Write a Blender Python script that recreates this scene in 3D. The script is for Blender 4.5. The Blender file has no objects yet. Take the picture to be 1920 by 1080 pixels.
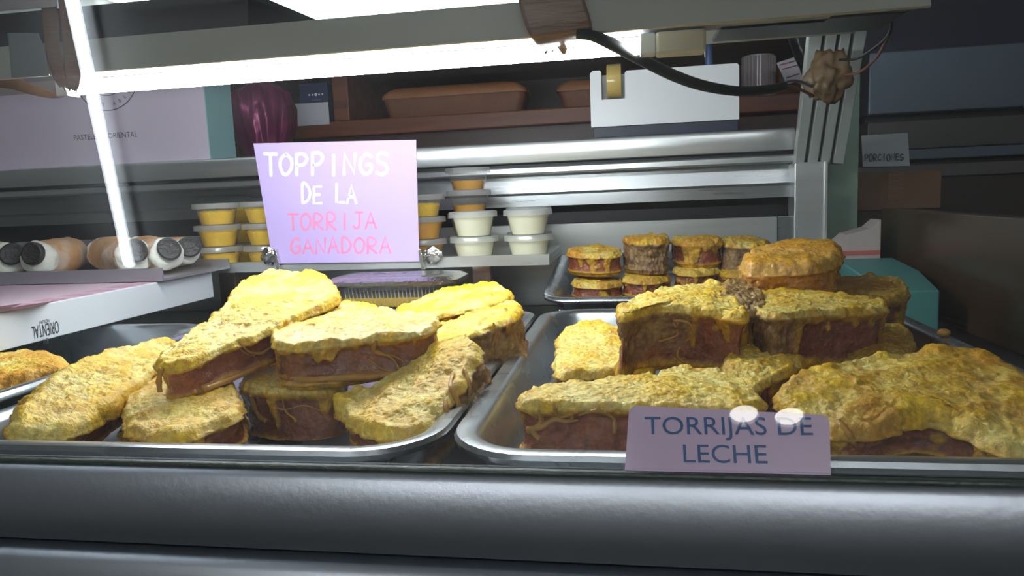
import bpy, bmesh, math, random
import numpy as np
from mathutils import Vector, Matrix
from mathutils.bvhtree import BVHTree
from math import sin, cos, pi, radians

# ------------------------------------------------------------------ camera, world, lights, exposure
SC = bpy.context.scene
COL = SC.collection
random.seed(4)
F = 1350.0
CP = np.array([0.0, 0.0, 1.125])
CAM_ROT = Matrix.Rotation(radians(9.7), 3, 'Z') @ Matrix.Rotation(pi/2-radians(7.3), 3, 'X') @ Matrix.Rotation(radians(-2.35), 3, 'Z')
cam_data = bpy.data.cameras.new('camera')
cam_data.sensor_width = 36.0
cam_data.lens = 36.0*F/1920.0
cam_data.clip_start = 0.01
cam = bpy.data.objects.new('camera', cam_data)
COL.objects.link(cam)
cam.matrix_world = Matrix.Translation(CP.tolist()) @ CAM_ROT.to_4x4()
SC.camera = cam

world = bpy.data.worlds.new('world')
SC.world = world
world.use_nodes = True
world.node_tree.nodes['Background'].inputs[0].default_value = (0.62, 0.72, 0.85, 1)
world.node_tree.nodes['Background'].inputs[1].default_value = 0.08

SC.view_settings.view_transform = 'Standard'
SC.view_settings.look = 'None'
SC.view_settings.gamma = 1.0
SC.view_settings.use_curve_mapping = False
SC.view_settings.exposure = 0.2
TUBE_STRENGTH = 88.0          # tube taped inside the case
CEILING_TUBE_STRENGTH = 13.0  # shop ceiling tubes
FILL_TUBE_STRENGTH = 50.0  # fill tubes added behind the viewer
GLARE_SPOT_STRENGTH = 9.0
PANEL_STRENGTH = 9.0          # ceiling panel over the work side
try:
    SC.cycles.transparent_max_bounces = 32
    SC.cycles.max_bounces = 8
    SC.cycles.sample_clamp_indirect = 4.0
except Exception:
    pass

# ------------------------------------------------------------------ helpers
RCAM = np.array(CAM_ROT)
def ray(x, y): return RCAM @ np.array([(x-960)/F, -(y-540)/F, -1.0])
def atY(x, y, Y): d = ray(x, y); return CP + d*((Y-CP[1])/d[1])
def atZ(x, y, Z): d = ray(x, y); return CP + d*((Z-CP[2])/d[2])
def atX(x, y, X): d = ray(x, y); return CP + d*((X-CP[0])/d[0])
def proj(p):
    q = (np.asarray(p)-CP) @ RCAM
    return 960+F*q[..., 0]/-q[..., 2], 540-F*q[..., 1]/-q[..., 2]

def tag(o, label=None, cat=None, group=None, kind=None):
    if label: o['label'] = label
    if cat: o['category'] = cat
    if group: o['group'] = group
    if kind: o['kind'] = kind
    return o

def empty(name, loc, label=None, cat=None, group=None, kind=None):
    o = bpy.data.objects.new(name, None)
    o.empty_display_size = 0.02
    COL.objects.link(o)
    o.location = [float(v) for v in loc]
    return tag(o, label, cat, group, kind)

def wloc(o):
    v = np.array(o.location)
    while o.parent:
        o = o.parent
        v = v + np.array(o.location)
    return v

def meshobj(name, verts, faces, mat, parent=None, smooth=False, origin=None):
    """verts in world coordinates; origin = world position of the object's origin"""
    v = np.asarray(verts, dtype=float)
    if origin is None:
        if parent is not None:
            origin = wloc(parent)
        else:
            lo, hi = v.min(0), v.max(0)
            origin = np.array([(lo[0]+hi[0])/2, (lo[1]+hi[1])/2, lo[2]])
    origin = np.asarray(origin, dtype=float)
    me = bpy.data.meshes.new(name)
    me.from_pydata((v-origin).tolist(), [], faces)
    me.update()
    if mat: me.materials.append(mat)
    if smooth:
        me.polygons.foreach_set('use_smooth', [True]*len(me.polygons))
    o = bpy.data.objects.new(name, me)
    COL.objects.link(o)
    if parent is not None:
        o.parent = parent
        o.location = (origin-wloc(parent)).tolist()
    else:
        o.location = origin.tolist()
    return o

def bmobj(name, bm, mat, parent=None, smooth=False, origin=None):
    bmesh.ops.recalc_face_normals(bm, faces=bm.faces)
    bm.verts.index_update()
    v = [tuple(x.co) for x in bm.verts]
    f = [[w.index for w in x.verts] for x in bm.faces]
    bm.free()
    return meshobj(name, v, f, mat, parent, smooth, origin)

def box(name, lo, hi, mat, parent=None, bevel=0.0, seg=2, origin=None):
    bm = bmesh.new()
    lo = np.array(lo, float); hi = np.array(hi, float)
    c = (lo+hi)/2; s = hi-lo
    bmesh.ops.create_cube(bm, size=1.0, matrix=Matrix.Translation(c.tolist()) @ Matrix.Diagonal((s[0], s[1], s[2], 1)))
    if bevel > 0:
        bmesh.ops.bevel(bm, geom=bm.edges[:], offset=bevel, segments=seg, profile=0.5, affect='EDGES')
    return bmobj(name, bm, mat, parent, False, origin)

def hexa(name, p, mat, parent=None, bevel=0.0, origin=None):
    """8 points: bottom loop of 4, top loop of 4"""
    bm = bmesh.new()
    vs = [bm.verts.new([float(a) for a in q]) for q in p]
    for f in ((3, 2, 1, 0), (4, 5, 6, 7), (0, 1, 5, 4), (1, 2, 6, 5), (2, 3, 7, 6), (3, 0, 4, 7)):
        bm.faces.new([vs[i] for i in f])
    bmesh.ops.recalc_face_normals(bm, faces=bm.faces)
    if bevel > 0:
        bmesh.ops.bevel(bm, geom=bm.edges[:], offset=bevel, segments=2, profile=0.5, affect='EDGES')
    return bmobj(name, bm, mat, parent, False, origin)

def prism(name, poly, axis, a0, a1, mat, parent=None, smooth=False, origin=None, closed=True):
    """extrude a closed 2D polygon along an axis; poly are the other two coords in xyz order"""
    n = len(poly)
    def P(q, a):
        q = list(q); q.insert(axis, a); return q
    v = [P(q, a0) for q in poly] + [P(q, a1) for q in poly]
    f = [[i, (i+1) % n, n+(i+1) % n, n+i] for i in range(n if closed else n-1)]
    if closed:
        f += [list(range(n))[::-1], [n+i for i in range(n)]]
    bm = bmesh.new()
    bv = [bm.verts.new([float(c) for c in q]) for q in v]
    for q in f: bm.faces.new([bv[i] for i in q])
    o = bmobj(name, bm, mat, parent, False, origin)
    if smooth:
        shade_auto(o)
    return o

def shade_auto(o, ang=40):
    me = o.data
    me.polygons.foreach_set('use_smooth', [True]*len(me.polygons))
    bm = bmesh.new(); bm.from_mesh(me)
    for e in bm.edges:
        if len(e.link_faces) == 2 and e.calc_face_angle(0) > radians(ang):
            e.smooth = False
    bm.to_mesh(me); bm.free()

def lathe(name, prof, mat, c=(0, 0, 0), n=40, parent=None, origin=None, axis='Z', smooth=True):
    v = []; f = []
    for (r, z) in prof:
        for k in range(n):
            a = 2*pi*k/n
            q = (r*cos(a), r*sin(a), z)
            if axis == 'X': q = (q[2], q[0], q[1])
            if axis == 'Y': q = (q[0], q[2], q[1])
            v.append((q[0]+c[0], q[1]+c[1], q[2]+c[2]))
    for i in range(len(prof)-1):
        for k in range(n):
            f.append([i*n+k, i*n+(k+1) % n, (i+1)*n+(k+1) % n, (i+1)*n+k])
    o = meshobj(name, v, f, mat, parent, False, origin)
    if smooth: shade_auto(o, 50)
    return o

def catmull(pts, sub=6, closed=False):
    pts = np.asarray(pts, float); n = len(pts); out = []
    rng = range(n) if closed else range(n-1)
    for i in rng:
        g = (lambda k: pts[k % n]) if closed else (lambda k: pts[min(max(k, 0), n-1)])
        p0, p1, p2, p3 = g(i-1), g(i), g(i+1), g(i+2)
        for s in range(sub):
            t = s/sub
            out.append(0.5*((2*p1)+(-p0+p2)*t+(2*p0-5*p1+4*p2-p3)*t*t+(-p0+3*p1-3*p2+p3)*t**3))
    if not closed: out.append(pts[-1])
    return np.array(out)

def tube_geo(pts, rad, n=8):
    pts = np.asarray(pts, float); m = len(pts)
    rad = np.broadcast_to(np.asarray(rad, float), (m,))
    T = np.gradient(pts, axis=0); T /= np.linalg.norm(T, axis=1)[:, None]+1e-12
    up = np.array([0.123, 0.456, 0.881]); v = []; f = []
    nrm = np.cross(T[0], up); nrm /= np.linalg.norm(nrm)
    for i in range(m):
        nrm = nrm-T[i]*(nrm@T[i]); nrm /= np.linalg.norm(nrm)
        b = np.cross(T[i], nrm)
        for k in range(n):
            a = 2*pi*k/n
            v.append(pts[i]+rad[i]*(cos(a)*nrm+sin(a)*b))
    for i in range(m-1):
        for k in range(n):
            f.append([i*n+k, i*n+(k+1) % n, (i+1)*n+(k+1) % n, (i+1)*n+k])
    f.append(list(range(n))[::-1]); f.append([(m-1)*n+k for k in range(n)])
    return v, f

def tube(name, pts, rad, mat, parent=None, n=8, sub=6, origin=None):
    p = catmull(pts, sub) if sub > 1 else np.asarray(pts, float)
    if np.ndim(rad):
        rad = np.interp(np.linspace(0, 1, len(p)), np.linspace(0, 1, len(rad)), rad)
    v, f = tube_geo(p, rad, n)
    return meshobj(name, v, f, mat, parent, True, origin)

# vectorised value noise
def _hash(ix, iy, iz, seed):
    h = (ix.astype(np.int64)*374761393 + iy.astype(np.int64)*668265263 + iz.astype(np.int64)*2147483647 + seed*974634777) & 0xffffffff
    h = ((h ^ (h >> 13))*1274126177) & 0xffffffff
    h = ((h ^ (h >> 16))*2246822519) & 0xffffffff
    return ((h ^ (h >> 15)) & 0xffffff)/float(0xffffff)
def vnoise(p, scale, seed=0):
    q = np.asarray(p)*scale + 57.3
    i = np.floor(q).astype(np.int64); f = q-i; f = f*f*(3-2*f)
    r = 0
    for dx in (0, 1):
        for dy in (0, 1):
            for dz in (0, 1):
                w = (f[:, 0] if dx else 1-f[:, 0])*(f[:, 1] if dy else 1-f[:, 1])*(f[:, 2] if dz else 1-f[:, 2])
                r = r + w*_hash(i[:, 0]+dx, i[:, 1]+dy, i[:, 2]+dz, seed)
    return r*2-1
def fbm(p, scale, octv=3, seed=0):
    a = 1.0; s = 0; t = 0
    for k in range(octv):
        s = s+a*vnoise(p, scale*2.03**k, seed+k*17); t += a; a *= 0.5
    return s/t
def sstep(a, b, x):
    t = np.clip((x-a)/(b-a), 0, 1); return t*t*(3-2*t)

# ------------------------------------------------------------------ materials
def new_mat(name):
    m = bpy.data.materials.new(name); m.use_nodes = True
    nt = m.node_tree
    return m, nt, nt.nodes['Principled BSDF']

def mat_plain(name, col, rough=0.5, metal=0.0, var=0.12, scale=30.0, bump=0.0, bscale=200.0, stretch=None, spec=0.5, rvar=0.0):
    m, nt, b = new_mat(name)
    N = nt.nodes; L = nt.links
    tc = N.new('ShaderNodeTexCoord'); mp = N.new('ShaderNodeMapping')
    if stretch: mp.inputs['Scale'].default_value = stretch
    L.new(tc.outputs['Object'], mp.inputs['Vector'])
    no = N.new('ShaderNodeTexNoise'); no.inputs['Scale'].default_value = scale; no.inputs['Detail'].default_value = 5
    L.new(mp.outputs[0], no.inputs['Vector'])
    mr = N.new('ShaderNodeMapRange'); mr.inputs['To Min'].default_value = 1-var; mr.inputs['To Max'].default_value = 1+var
    L.new(no.outputs['Fac'], mr.inputs['Value'])
    hs = N.new('ShaderNodeMix'); hs.data_type = 'RGBA'; hs.blend_type = 'MULTIPLY'; hs.inputs['Factor'].default_value = 1
    hs.inputs['A'].default_value = (*col, 1); L.new(mr.outputs[0], hs.inputs['B'])
    L.new(hs.outputs['Result'], b.inputs['Base Color'])
    b.inputs['Roughness'].default_value = rough
    b.inputs['Metallic'].default_value = metal
    b.inputs['Specular IOR Level'].default_value = spec
    if rvar:
        mr2 = N.new('ShaderNodeMapRange'); mr2.inputs['To Min'].default_value = rough-rvar; mr2.inputs['To Max'].default_value = rough+rvar
        L.new(no.outputs['Fac'], mr2.inputs['Value']); L.new(mr2.outputs[0], b.inputs['Roughness'])
    if bump:
        n2 = N.new('ShaderNodeTexNoise'); n2.inputs['Scale'].default_value = bscale; n2.inputs['Detail'].default_value = 4
        L.new(mp.outputs[0], n2.inputs['Vector'])
        bp = N.new('ShaderNodeBump'); bp.inputs['Strength'].default_value = bump; bp.inputs['Distance'].default_value = 0.002
        L.new(n2.outputs['Fac'], bp.inputs['Height']); L.new(bp.outputs[0], b.inputs['Normal'])
    return m

def mat_wood(name, c1, c2, scale=3.0, rough=0.4):
    m, nt, b = new_mat(name); N = nt.nodes; L = nt.links
    tc = N.new('ShaderNodeTexCoord'); mp = N.new('ShaderNodeMapping'); mp.inputs['Scale'].default_value = (1, 14, 14)
    L.new(tc.outputs['Object'], mp.inputs['Vector'])
    no = N.new('ShaderNodeTexNoise'); no.inputs['Scale'].default_value = scale; no.inputs['Detail'].default_value = 8; no.inputs['Distortion'].default_value = 0.6
    L.new(mp.outputs[0], no.inputs['Vector'])
    cr = N.new('ShaderNodeValToRGB'); cr.color_ramp.elements[0].color = (*c1, 1); cr.color_ramp.elements[1].color = (*c2, 1)
    cr.color_ramp.elements[0].position = 0.3; cr.color_ramp.elements[1].position = 0.7
    L.new(no.outputs['Fac'], cr.inputs[0]); L.new(cr.outputs[0], b.inputs['Base Color'])
    b.inputs['Roughness'].default_value = rough
    return m

def mat_emit(name, col, s):
    m = bpy.data.materials.new(name); m.use_nodes = True
    nt = m.node_tree; nt.nodes.clear()
    e = nt.nodes.new('ShaderNodeEmission'); e.inputs[0].default_value = (*col, 1); e.inputs[1].default_value = s
    o = nt.nodes.new('ShaderNodeOutputMaterial'); nt.links.new(e.outputs[0], o.inputs[0])
    return m

def mat_clear(name, tint=(1, 1, 1), base=0.05, edge=0.7, rough=0.03, haze=0.0, hazecol=(0.8, 0.85, 0.9), streaks=False):
    """thin clear sheet: transparent with view-angle gloss, plus a little scattering from dirt"""
    m = bpy.data.materials.new(name); m.use_nodes = True
    nt = m.node_tree; nt.nodes.clear(); N = nt.nodes; L = nt.links
    tr = N.new('ShaderNodeBsdfTransparent'); tr.inputs[0].default_value = (*tint, 1)
    gl = N.new('ShaderNodeBsdfGlossy'); gl.inputs['Roughness'].default_value = rough
    lw = N.new('ShaderNodeLayerWeight'); lw.inputs['Blend'].default_value = 0.5
    pw = N.new('ShaderNodeMath'); pw.operation = 'POWER'; pw.inputs[1].default_value = 4.0
    L.new(lw.outputs['Facing'], pw.inputs[0])
    ma = N.new('ShaderNodeMath'); ma.operation = 'MULTIPLY_ADD'; ma.inputs[1].default_value = edge; ma.inputs[2].default_value = base
    L.new(pw.outputs[0], ma.inputs[0])
    mx = N.new('ShaderNodeMixShader'); L.new(ma.outputs[0], mx.inputs[0]); L.new(tr.outputs[0], mx.inputs[1]); L.new(gl.outputs[0], mx.inputs[2])
    out = N.new('ShaderNodeOutputMaterial')
    if haze > 0:
        df = N.new('ShaderNodeBsdfDiffuse'); df.inputs[0].default_value = (*hazecol, 1)
        tl = N.new('ShaderNodeBsdfTranslucent'); tl.inputs[0].default_value = (*hazecol, 1)
        ad = N.new('ShaderNodeMixShader'); ad.inputs[0].default_value = 0.5
        L.new(df.outputs[0], ad.inputs[1]); L.new(tl.outputs[0], ad.inputs[2])
        m2 = N.new('ShaderNodeMixShader')
        L.new(mx.outputs[0], m2.inputs[1]); L.new(ad.outputs[0], m2.inputs[2])
        if streaks:
            tc = N.new('ShaderNodeTexCoord'); mp = N.new('ShaderNodeMapping'); mp.inputs['Scale'].default_value = (3, 10, 10)
            L.new(tc.outputs['Object'], mp.inputs['Vector'])
            no = N.new('ShaderNodeTexNoise'); no.inputs['Scale'].default_value = 2.0; no.inputs['Detail'].default_value = 6
            L.new(mp.outputs[0], no.inputs['Vector'])
            mr = N.new('ShaderNodeMapRange'); mr.inputs['From Min'].default_value = 0.35; mr.inputs['From Max'].default_value = 0.75
            mr.inputs['To Min'].default_value = haze*0.3; mr.inputs['To Max'].default_value = haze*1.7
            L.new(no.outputs['Fac'], mr.inputs['Value']); L.new(mr.outputs[0], m2.inputs[0])
        else:
            m2.inputs[0].default_value = haze
        L.new(m2.outputs[0], out.inputs[0])
    else:
        L.new(mx.outputs[0], out.inputs[0])
    return m

def mat_food(name, rough=0.38, bump=0.55, sss=0.12, spec=0.5):
    """colour from the surface attribute 'Col' (egg coat, custard, crust) broken up by fine noise"""
    m, nt, b = new_mat(name); N = nt.nodes; L = nt.links
    at = N.new('ShaderNodeAttribute'); at.attribute_name = 'Col'
    tc = N.new('ShaderNodeTexCoord')
    no = N.new('ShaderNodeTexNoise'); no.inputs['Scale'].default_value = 330; no.inputs['Detail'].default_value = 6
    L.new(tc.outputs['Object'], no.inputs['Vector'])
    mr = N.new('ShaderNodeMapRange'); mr.inputs['From Min'].default_value = 0.3; mr.inputs['From Max'].default_value = 0.7
    mr.inputs['To Min'].default_value = 0.72; mr.inputs['To Max'].default_value = 1.25
    L.new(no.outputs['Fac'], mr.inputs['Value'])
    mx = N.new('ShaderNodeMix'); mx.data_type = 'RGBA'; mx.blend_type = 'MULTIPLY'; mx.inputs['Factor'].default_value = 1
    L.new(at.outputs['Color'], mx.inputs['A']); L.new(mr.outputs[0], mx.inputs['B'])
    L.new(mx.outputs['Result'], b.inputs['Base Color'])
    b.inputs['Specular IOR Level'].default_value = spec
    n3 = N.new('ShaderNodeTexNoise'); n3.inputs['Scale'].default_value = 90; n3.inputs['Detail'].default_value = 3
    L.new(tc.outputs['Object'], n3.inputs['Vector'])
    mr3 = N.new('ShaderNodeMapRange'); mr3.inputs['To Min'].default_value = rough-0.18; mr3.inputs['To Max'].default_value = rough+0.22
    L.new(n3.outputs['Fac'], mr3.inputs['Value'])
    wm = N.new('ShaderNodeMath'); wm.operation = 'MULTIPLY_ADD'; wm.inputs[1].default_value = 0.20; wm.inputs[2].default_value = -0.14
    L.new(at.outputs['Alpha'], wm.inputs[0])
    ws = N.new('ShaderNodeMath'); ws.operation = 'ADD'; ws.use_clamp = True
    L.new(wm.outputs[0], ws.inputs[0]); L.new(mr3.outputs[0], ws.inputs[1]); L.new(ws.outputs[0], b.inputs['Roughness'])
    n2 = N.new('ShaderNodeTexNoise'); n2.inputs['Scale'].default_value = 380; n2.inputs['Detail'].default_value = 6
    L.new(tc.outputs['Object'], n2.inputs['Vector'])
    bp = N.new('ShaderNodeBump'); bp.inputs['Strength'].default_value = bump; bp.inputs['Distance'].default_value = 0.0022
    L.new(n2.outputs['Fac'], bp.inputs['Height']); L.new(bp.outputs[0], b.inputs['Normal'])
    if sss:
        b.inputs['Subsurface Weight'].default_value = sss
        b.inputs['Subsurface Radius'].default_value = (1.0, 0.5, 0.2)
        b.inputs['Subsurface Scale'].default_value = 0.004
    return m

M = {}
M['steel'] = mat_plain('brushed_steel', (0.50, 0.53, 0.55), 0.30, 1.0, 0.14, 6, 0.08, 60, (1, 30, 30), rvar=0.08)
M['steel_tray'] = mat_plain('tray_steel', (0.43, 0.46, 0.49), 0.28, 0.93, 0.18, 25, 0.10, 70, rvar=0.10)
M['steel_bright'] = mat_plain('polished_steel', (0.72, 0.75, 0.75), 0.33, 0.8, 0.08, 8, 0.05, 50, (1, 20, 20), rvar=0.06)
M['steel_dark'] = mat_plain('dark_steel', (0.16, 0.17, 0.18), 0.35, 1.0, 0.2, 10)
M['alu_front'] = mat_plain('front_aluminium', (0.50, 0.55, 0.60), 0.36, 0.92, 0.05, 20, 0.05, 300)
M['alu'] = mat_plain('aluminium', (0.48, 0.52, 0.50), 0.45, 0.4, 0.08, 20)
M['hood'] = mat_plain('hood_enamel', (0.36, 0.365, 0.32), 0.45, 0.0, 0.10, 9, 0.05, 40)
M['railgrey'] = mat_plain('grey_lamp_rail', (0.22, 0.23, 0.26), 0.5)
M['black'] = mat_plain('black_plastic', (0.012, 0.012, 0.014), 0.4)
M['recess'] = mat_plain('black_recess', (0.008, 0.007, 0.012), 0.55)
M['seal'] = mat_plain('glass_seal', (0.055, 0.075, 0.065), 0.35, 0.0, 0.35, 120, 0.3, 300)
M['glass'] = mat_clear('case_glass', (0.97, 0.985, 0.98), 0.045, 0.75, 0.0, 0.010, streaks=True)
M['glass_edge'] = mat_plain('glass_edge', (0.10, 0.17, 0.14), 0.2)
M['plastic'] = mat_clear('clear_plastic', (0.97, 0.97, 0.97), 0.06, 0.55, 0.12, 0.10, (0.9, 0.9, 0.9))
M['plastic_lid'] = mat_clear('clear_lid_plastic', (0.95, 0.95, 0.95), 0.12, 0.6, 0.18, 0.34, (0.92, 0.94, 0.96))
M['tube'] = mat_emit('lit_tube', (0.93, 0.97, 1.0), TUBE_STRENGTH)
M['ctube'] = mat_emit('lit_ceiling_tube', (0.86, 0.93, 1.0), CEILING_TUBE_STRENGTH)
M['filltube'] = mat_emit('lit_fill_tube', (0.96, 0.97, 1.0), FILL_TUBE_STRENGTH)
M['spot'] = mat_emit('lit_glarelight', (1.0, 0.96, 0.9), GLARE_SPOT_STRENGTH)
M['panel'] = mat_emit('lit_ceiling_panel', (0.85, 0.97, 0.97), PANEL_STRENGTH)
M['white'] = mat_plain('white_plastic', (0.74, 0.77, 0.80), 0.35, 0, 0.03)
M['wall'] = mat_plain('wall_paint', (0.34, 0.33, 0.32), 0.7, 0, 0.06, 3)
M['ceil'] = mat_plain('ceiling_paint', (0.66, 0.67, 0.68), 0.8, 0, 0.04, 3)
M['floor'] = mat_plain('floor_tile', (0.035, 0.033, 0.032), 0.5, 0, 0.15, 4)
M['wood'] = mat_wood('shelf_wood', (0.11, 0.028, 0.012), (0.24, 0.075, 0.03))
M['wood_dark'] = mat_wood('dark_shelf_wood', (0.035, 0.014, 0.010), (0.07, 0.03, 0.018))
M['tape'] = mat_plain('brown_packing_tape', (0.15, 0.075, 0.032), 0.3, 0, 0.22, 40, 0.35, 90, (1, 1, 5))
M['food'] = mat_food('egg_fried_bread', 0.36, 0.75)
M['food_wet'] = mat_food('custard_bread', 0.26, 0.5, 0.15, 0.8)
M['strand'] = mat_plain('fried_egg_strand', (0.46, 0.24, 0.045), 0.32, 0, 0.25, 200, 0.3, 500)

# ------------------------------------------------------------------ the room
def struct(o): o['kind'] = 'structure'; return o
struct(box('floor', (-3.6, -2.4, -0.05), (2.6, 6.6, 0.0), M['floor']))
struct(box('ceiling', (-3.6, -2.4, 2.60), (2.6, 6.6, 2.65), M['ceil']))
struct(box('wall_back', (-3.6, 6.55, 0), (2.6, 6.6, 2.6), M['wall']))
struct(box('wall_front', (-3.6, -2.4, 0), (2.6, -2.35, 2.6), M['wall']))
struct(box('wall_left', (-3.6, -2.35, 0), (-3.55, 6.55, 2.6), M['wall']))
struct(box('wall_right', (2.55, -2.35, 0), (2.6, 6.55, 2.6), M['wall']))

# ceiling tube and panel of the shop, plus added fill tubes and glare lamps
def ceiling_tube(p0, p1, label, mt='ctube'):
    p0 = np.array(p0, float); p1 = np.array(p1, float)
    r = empty('ceiling_tube_light', (p0+p1)/2, label, 'ceiling light')
    d = (p1-p0)/np.linalg.norm(p1-p0); s = np.array([-d[1], d[0], 0])
    lo = [p0-s*0.035-d*0.03, p0+s*0.035-d*0.03, p1+s*0.035+d*0.03, p1-s*0.035+d*0.03]
    hexa('housing', [q+np.array([0, 0, 0.022]) for q in lo]+[np.array([q[0], q[1], 2.60]) for q in lo], M['white'], r)
    tube('tube', [p0, p0*0.67+p1*0.33, p0*0.33+p1*0.67, p1], 0.0155, M[mt], r, 12, 4)
    for q, sg in ((p0, -1), (p1, 1)):
        tube('end_cap', [q, q+d*sg*0.025], 0.02, M['white'], r, 12, 1)
ceiling_tube((-1.663, -0.644, 2.565), (-1.405, 0.25, 2.565), 'bright ceiling tube light mirrored as a white streak in the case glass')
ceiling_tube((-1.3, -2.0, 2.565), (-0.1, -2.0, 2.565), 'unseen fill tube added behind the viewer to brighten the case front, left of the pair', 'filltube')  # this tube and the next are added fill for the case front
ceiling_tube((0.3, -2.0, 2.565), (1.5, -2.0, 2.565), 'unseen fill tube added behind the viewer to brighten the case front, right of the pair', 'filltube')
for i, (x, y) in enumerate(((0.368, -1.355), (0.519, -1.366))):  # added lamps, placed so their mirror images make the name card's glare
    r = empty('glarelight', (x, y, 2.57), ('round ceiling downlight added behind the viewer to put glare on the name card, left of the pair' if i == 0 else 'round ceiling downlight added behind the viewer to put glare on the name card, right of the pair'), 'ceiling light')
    lathe('trim_ring', [(0.055, 2.60), (0.06, 2.575), (0.05, 2.572), (0.046, 2.59)], M['white'], (x, y, 0), 28, r)
    lathe('lamp_face', [(0.0005, 2.58), (0.046, 2.582)], M['spot'], (x, y, 0), 28, r)
pl = empty('ceiling_panel_light', (-1.9, 5.4, 2.57), 'large cold white light panel on the far ceiling above the work side', 'ceiling light')
pa = atY(430, 30, 6.2)[0]; pb = atY(990, 0, 4.6)[0]
box('diffuser', (pa, 4.55, 2.57), (pb, 6.25, 2.58), M['panel'], pl)
box('frame', (pa-0.04, 4.51, 2.58), (pb+0.04, 6.29, 2.60), M['white'], pl)

# ------------------------------------------------------------------ the display case
CX0, CX1 = -1.15, 0.40
GT = radians(30)              # the front glass leans back
GP = np.array([0, 0.315, 0.998])
case = empty('display_case', (-0.3, 0.65, 0.0), 'steel pastry display case with sloping front glass', 'display case')
box('deck', (CX0, 0.33, 0.935), (CX1, 1.05, 0.962), M['steel_dark'], case, 0.002)
box('cabinet_body', (CX0, 0.34, 0.02), (CX1, 1.05, 0.935), M['steel_dark'], case)
# rounded aluminium front panel
pf = [(0.335, 0.990), (0.318, 0.9985), (0.3095, 0.9985), (0.3085, 0.9980)]
for k in range(1, 13):
    t = k/12; a = radians(36-44*t)     # facing slopes from upward to slightly downward
    y_, z_ = pf[-1]
    pf.append((y_-0.0031*sin(a), z_-0.0031*cos(a)))
pb0 = pf[-1]
pf += [(pb0[0]+0.004, pb0[1]-0.0012), (0.335, pb0[1]-0.001)]
prism('front_panel', pf, 0, CX0, CX1+0.3, M['alu_front'], case, True)
zl0 = pb0[1]-0.0045
pf2 = [(0.335, zl0), (0.300, zl0), (0.2980, zl0-0.0008)]
for k in range(10):
    t = k/9; a = radians(36-44*t)
    y_, z_ = pf2[-1]
    pf2.append((y_-0.0042*sin(a), z_-0.0042*cos(a)))
pf2 += [(pf2[-1][0]+0.002, 0.80), (0.335, 0.80)]
prism('lower_front_panel', pf2, 0, CX0, CX1+0.3, M['alu_front'], case, True)
box('glass_seal', (CX0, 0.3095, 0.994), (CX1+0.3, 0.3145, 1.0008), M['seal'], case, 0.0012)
# sloping front glass with a visible lower edge
gu = np.array([0, sin(GT), cos(GT)]); gn = np.array([0, -cos(GT), sin(GT)])
g0 = GP+gu*0.003; g1 = GP+gu*0.37; th = gn*-0.005
def gpt(x, q): return np.array([x, q[1], q[2]])
GX0, GX1 = CX0+0.05, CX1+0.25
hexa('front_glass', [gpt(GX0, g0), gpt(GX1, g0), gpt(GX1, g0+th), gpt(GX0, g0+th),
                     gpt(GX0, g1), gpt(GX1, g1), gpt(GX1, g1+th), gpt(GX0, g1+th)], M['glass'], case)
# hood that carries the tube
hl, hr = atY(60, 150, 0.60)[0]-0.35, 0.205
hood_poly = [(0.5575, 1.242), (0.5565, 1.243), (0.564, 1.2705), (0.70, 1.281), (0.74, 1.280), (0.74, 1.262), (0.60, 1.2585), (0.5675, 1.2585), (0.5605, 1.242)]
prism('hood', hood_poly, 0, hl, hr, M['hood'], case)
prism('hood_cap', [(0.60, 1.2738), (0.605, 1.31), (0.80, 1.32), (0.80, 1.2815), (0.70, 1.2815)], 0, hl, atY(440, 30, 0.58)[0], M['recess'], case)
box('tube_rail', (hl+0.1, 0.590, 1.2485), (0.15, 0.612, 1.258), M['railgrey'], case, 0.001)
box('hood_lip', (0.07, 0.60, 1.2485), (hr, 0.66, 1.2518), M['steel_dark'], case, 0.001)

# back counter behind the case: bands of steel seen under the work top
YB = 1.06
def zb(y): return float(atY(1400, y, YB)[2])
counter = empty('back_counter', (-0.4, 1.3, 0.0), 'stainless steel back counter with ribbed edge behind the case', 'counter')
BX0, BX1 = -1.5, 0.222
top = [(1.50, zb(243)-0.03), (1.50, zb(243)), (1.066, zb(243)), (1.061, zb(243)-0.002), (YB-0.001, zb(252)), (YB, zb(270)), (YB+0.002, zb(284)), (1.072, zb(285)), (1.09, zb(285))]
prism('counter_top', top, 0, BX0, BX1, M['steel_bright'], counter, True)
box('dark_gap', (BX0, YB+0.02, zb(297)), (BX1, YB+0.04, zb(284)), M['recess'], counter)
prism('lower_rail', [(1.09, zb(308)), (1.09, zb(293)), (YB+0.004, zb(293)), (YB, zb(296)), (YB, zb(305)), (YB+0.004, zb(308))], 0, BX0, BX1, M['steel_bright'], counter, True)
prism('upper_panel', [(1.10, zb(372)), (1.10, zb(308)), (1.084, zb(308)), (1.078, zb(345)), (1.070, zb(350)), (1.070, zb(372))], 0, BX0, BX1, M['steel'], counter)
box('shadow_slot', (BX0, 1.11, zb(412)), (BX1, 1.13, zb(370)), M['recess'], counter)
box('back_panel', (atY(1040, 420, 1.055)[0]-0.9, 1.045, 0.962), (atY(1455, 420, 1.055)[0], 1.056, float(atY(1300, 411, 1.05)[2])), M['steel_bright'], counter, 0.001)
box('side_panel', (atY(1457, 420, 1.055)[0], 1.050, 0.962), (BX1, 1.06, float(atY(1470, 405, 1.05)[2])), M['steel'], counter, 0.001)
box('counter_body', (BX0, 1.14, 0.0), (BX1, 1.49, zb(285)), M['steel_dark'], counter)

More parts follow.
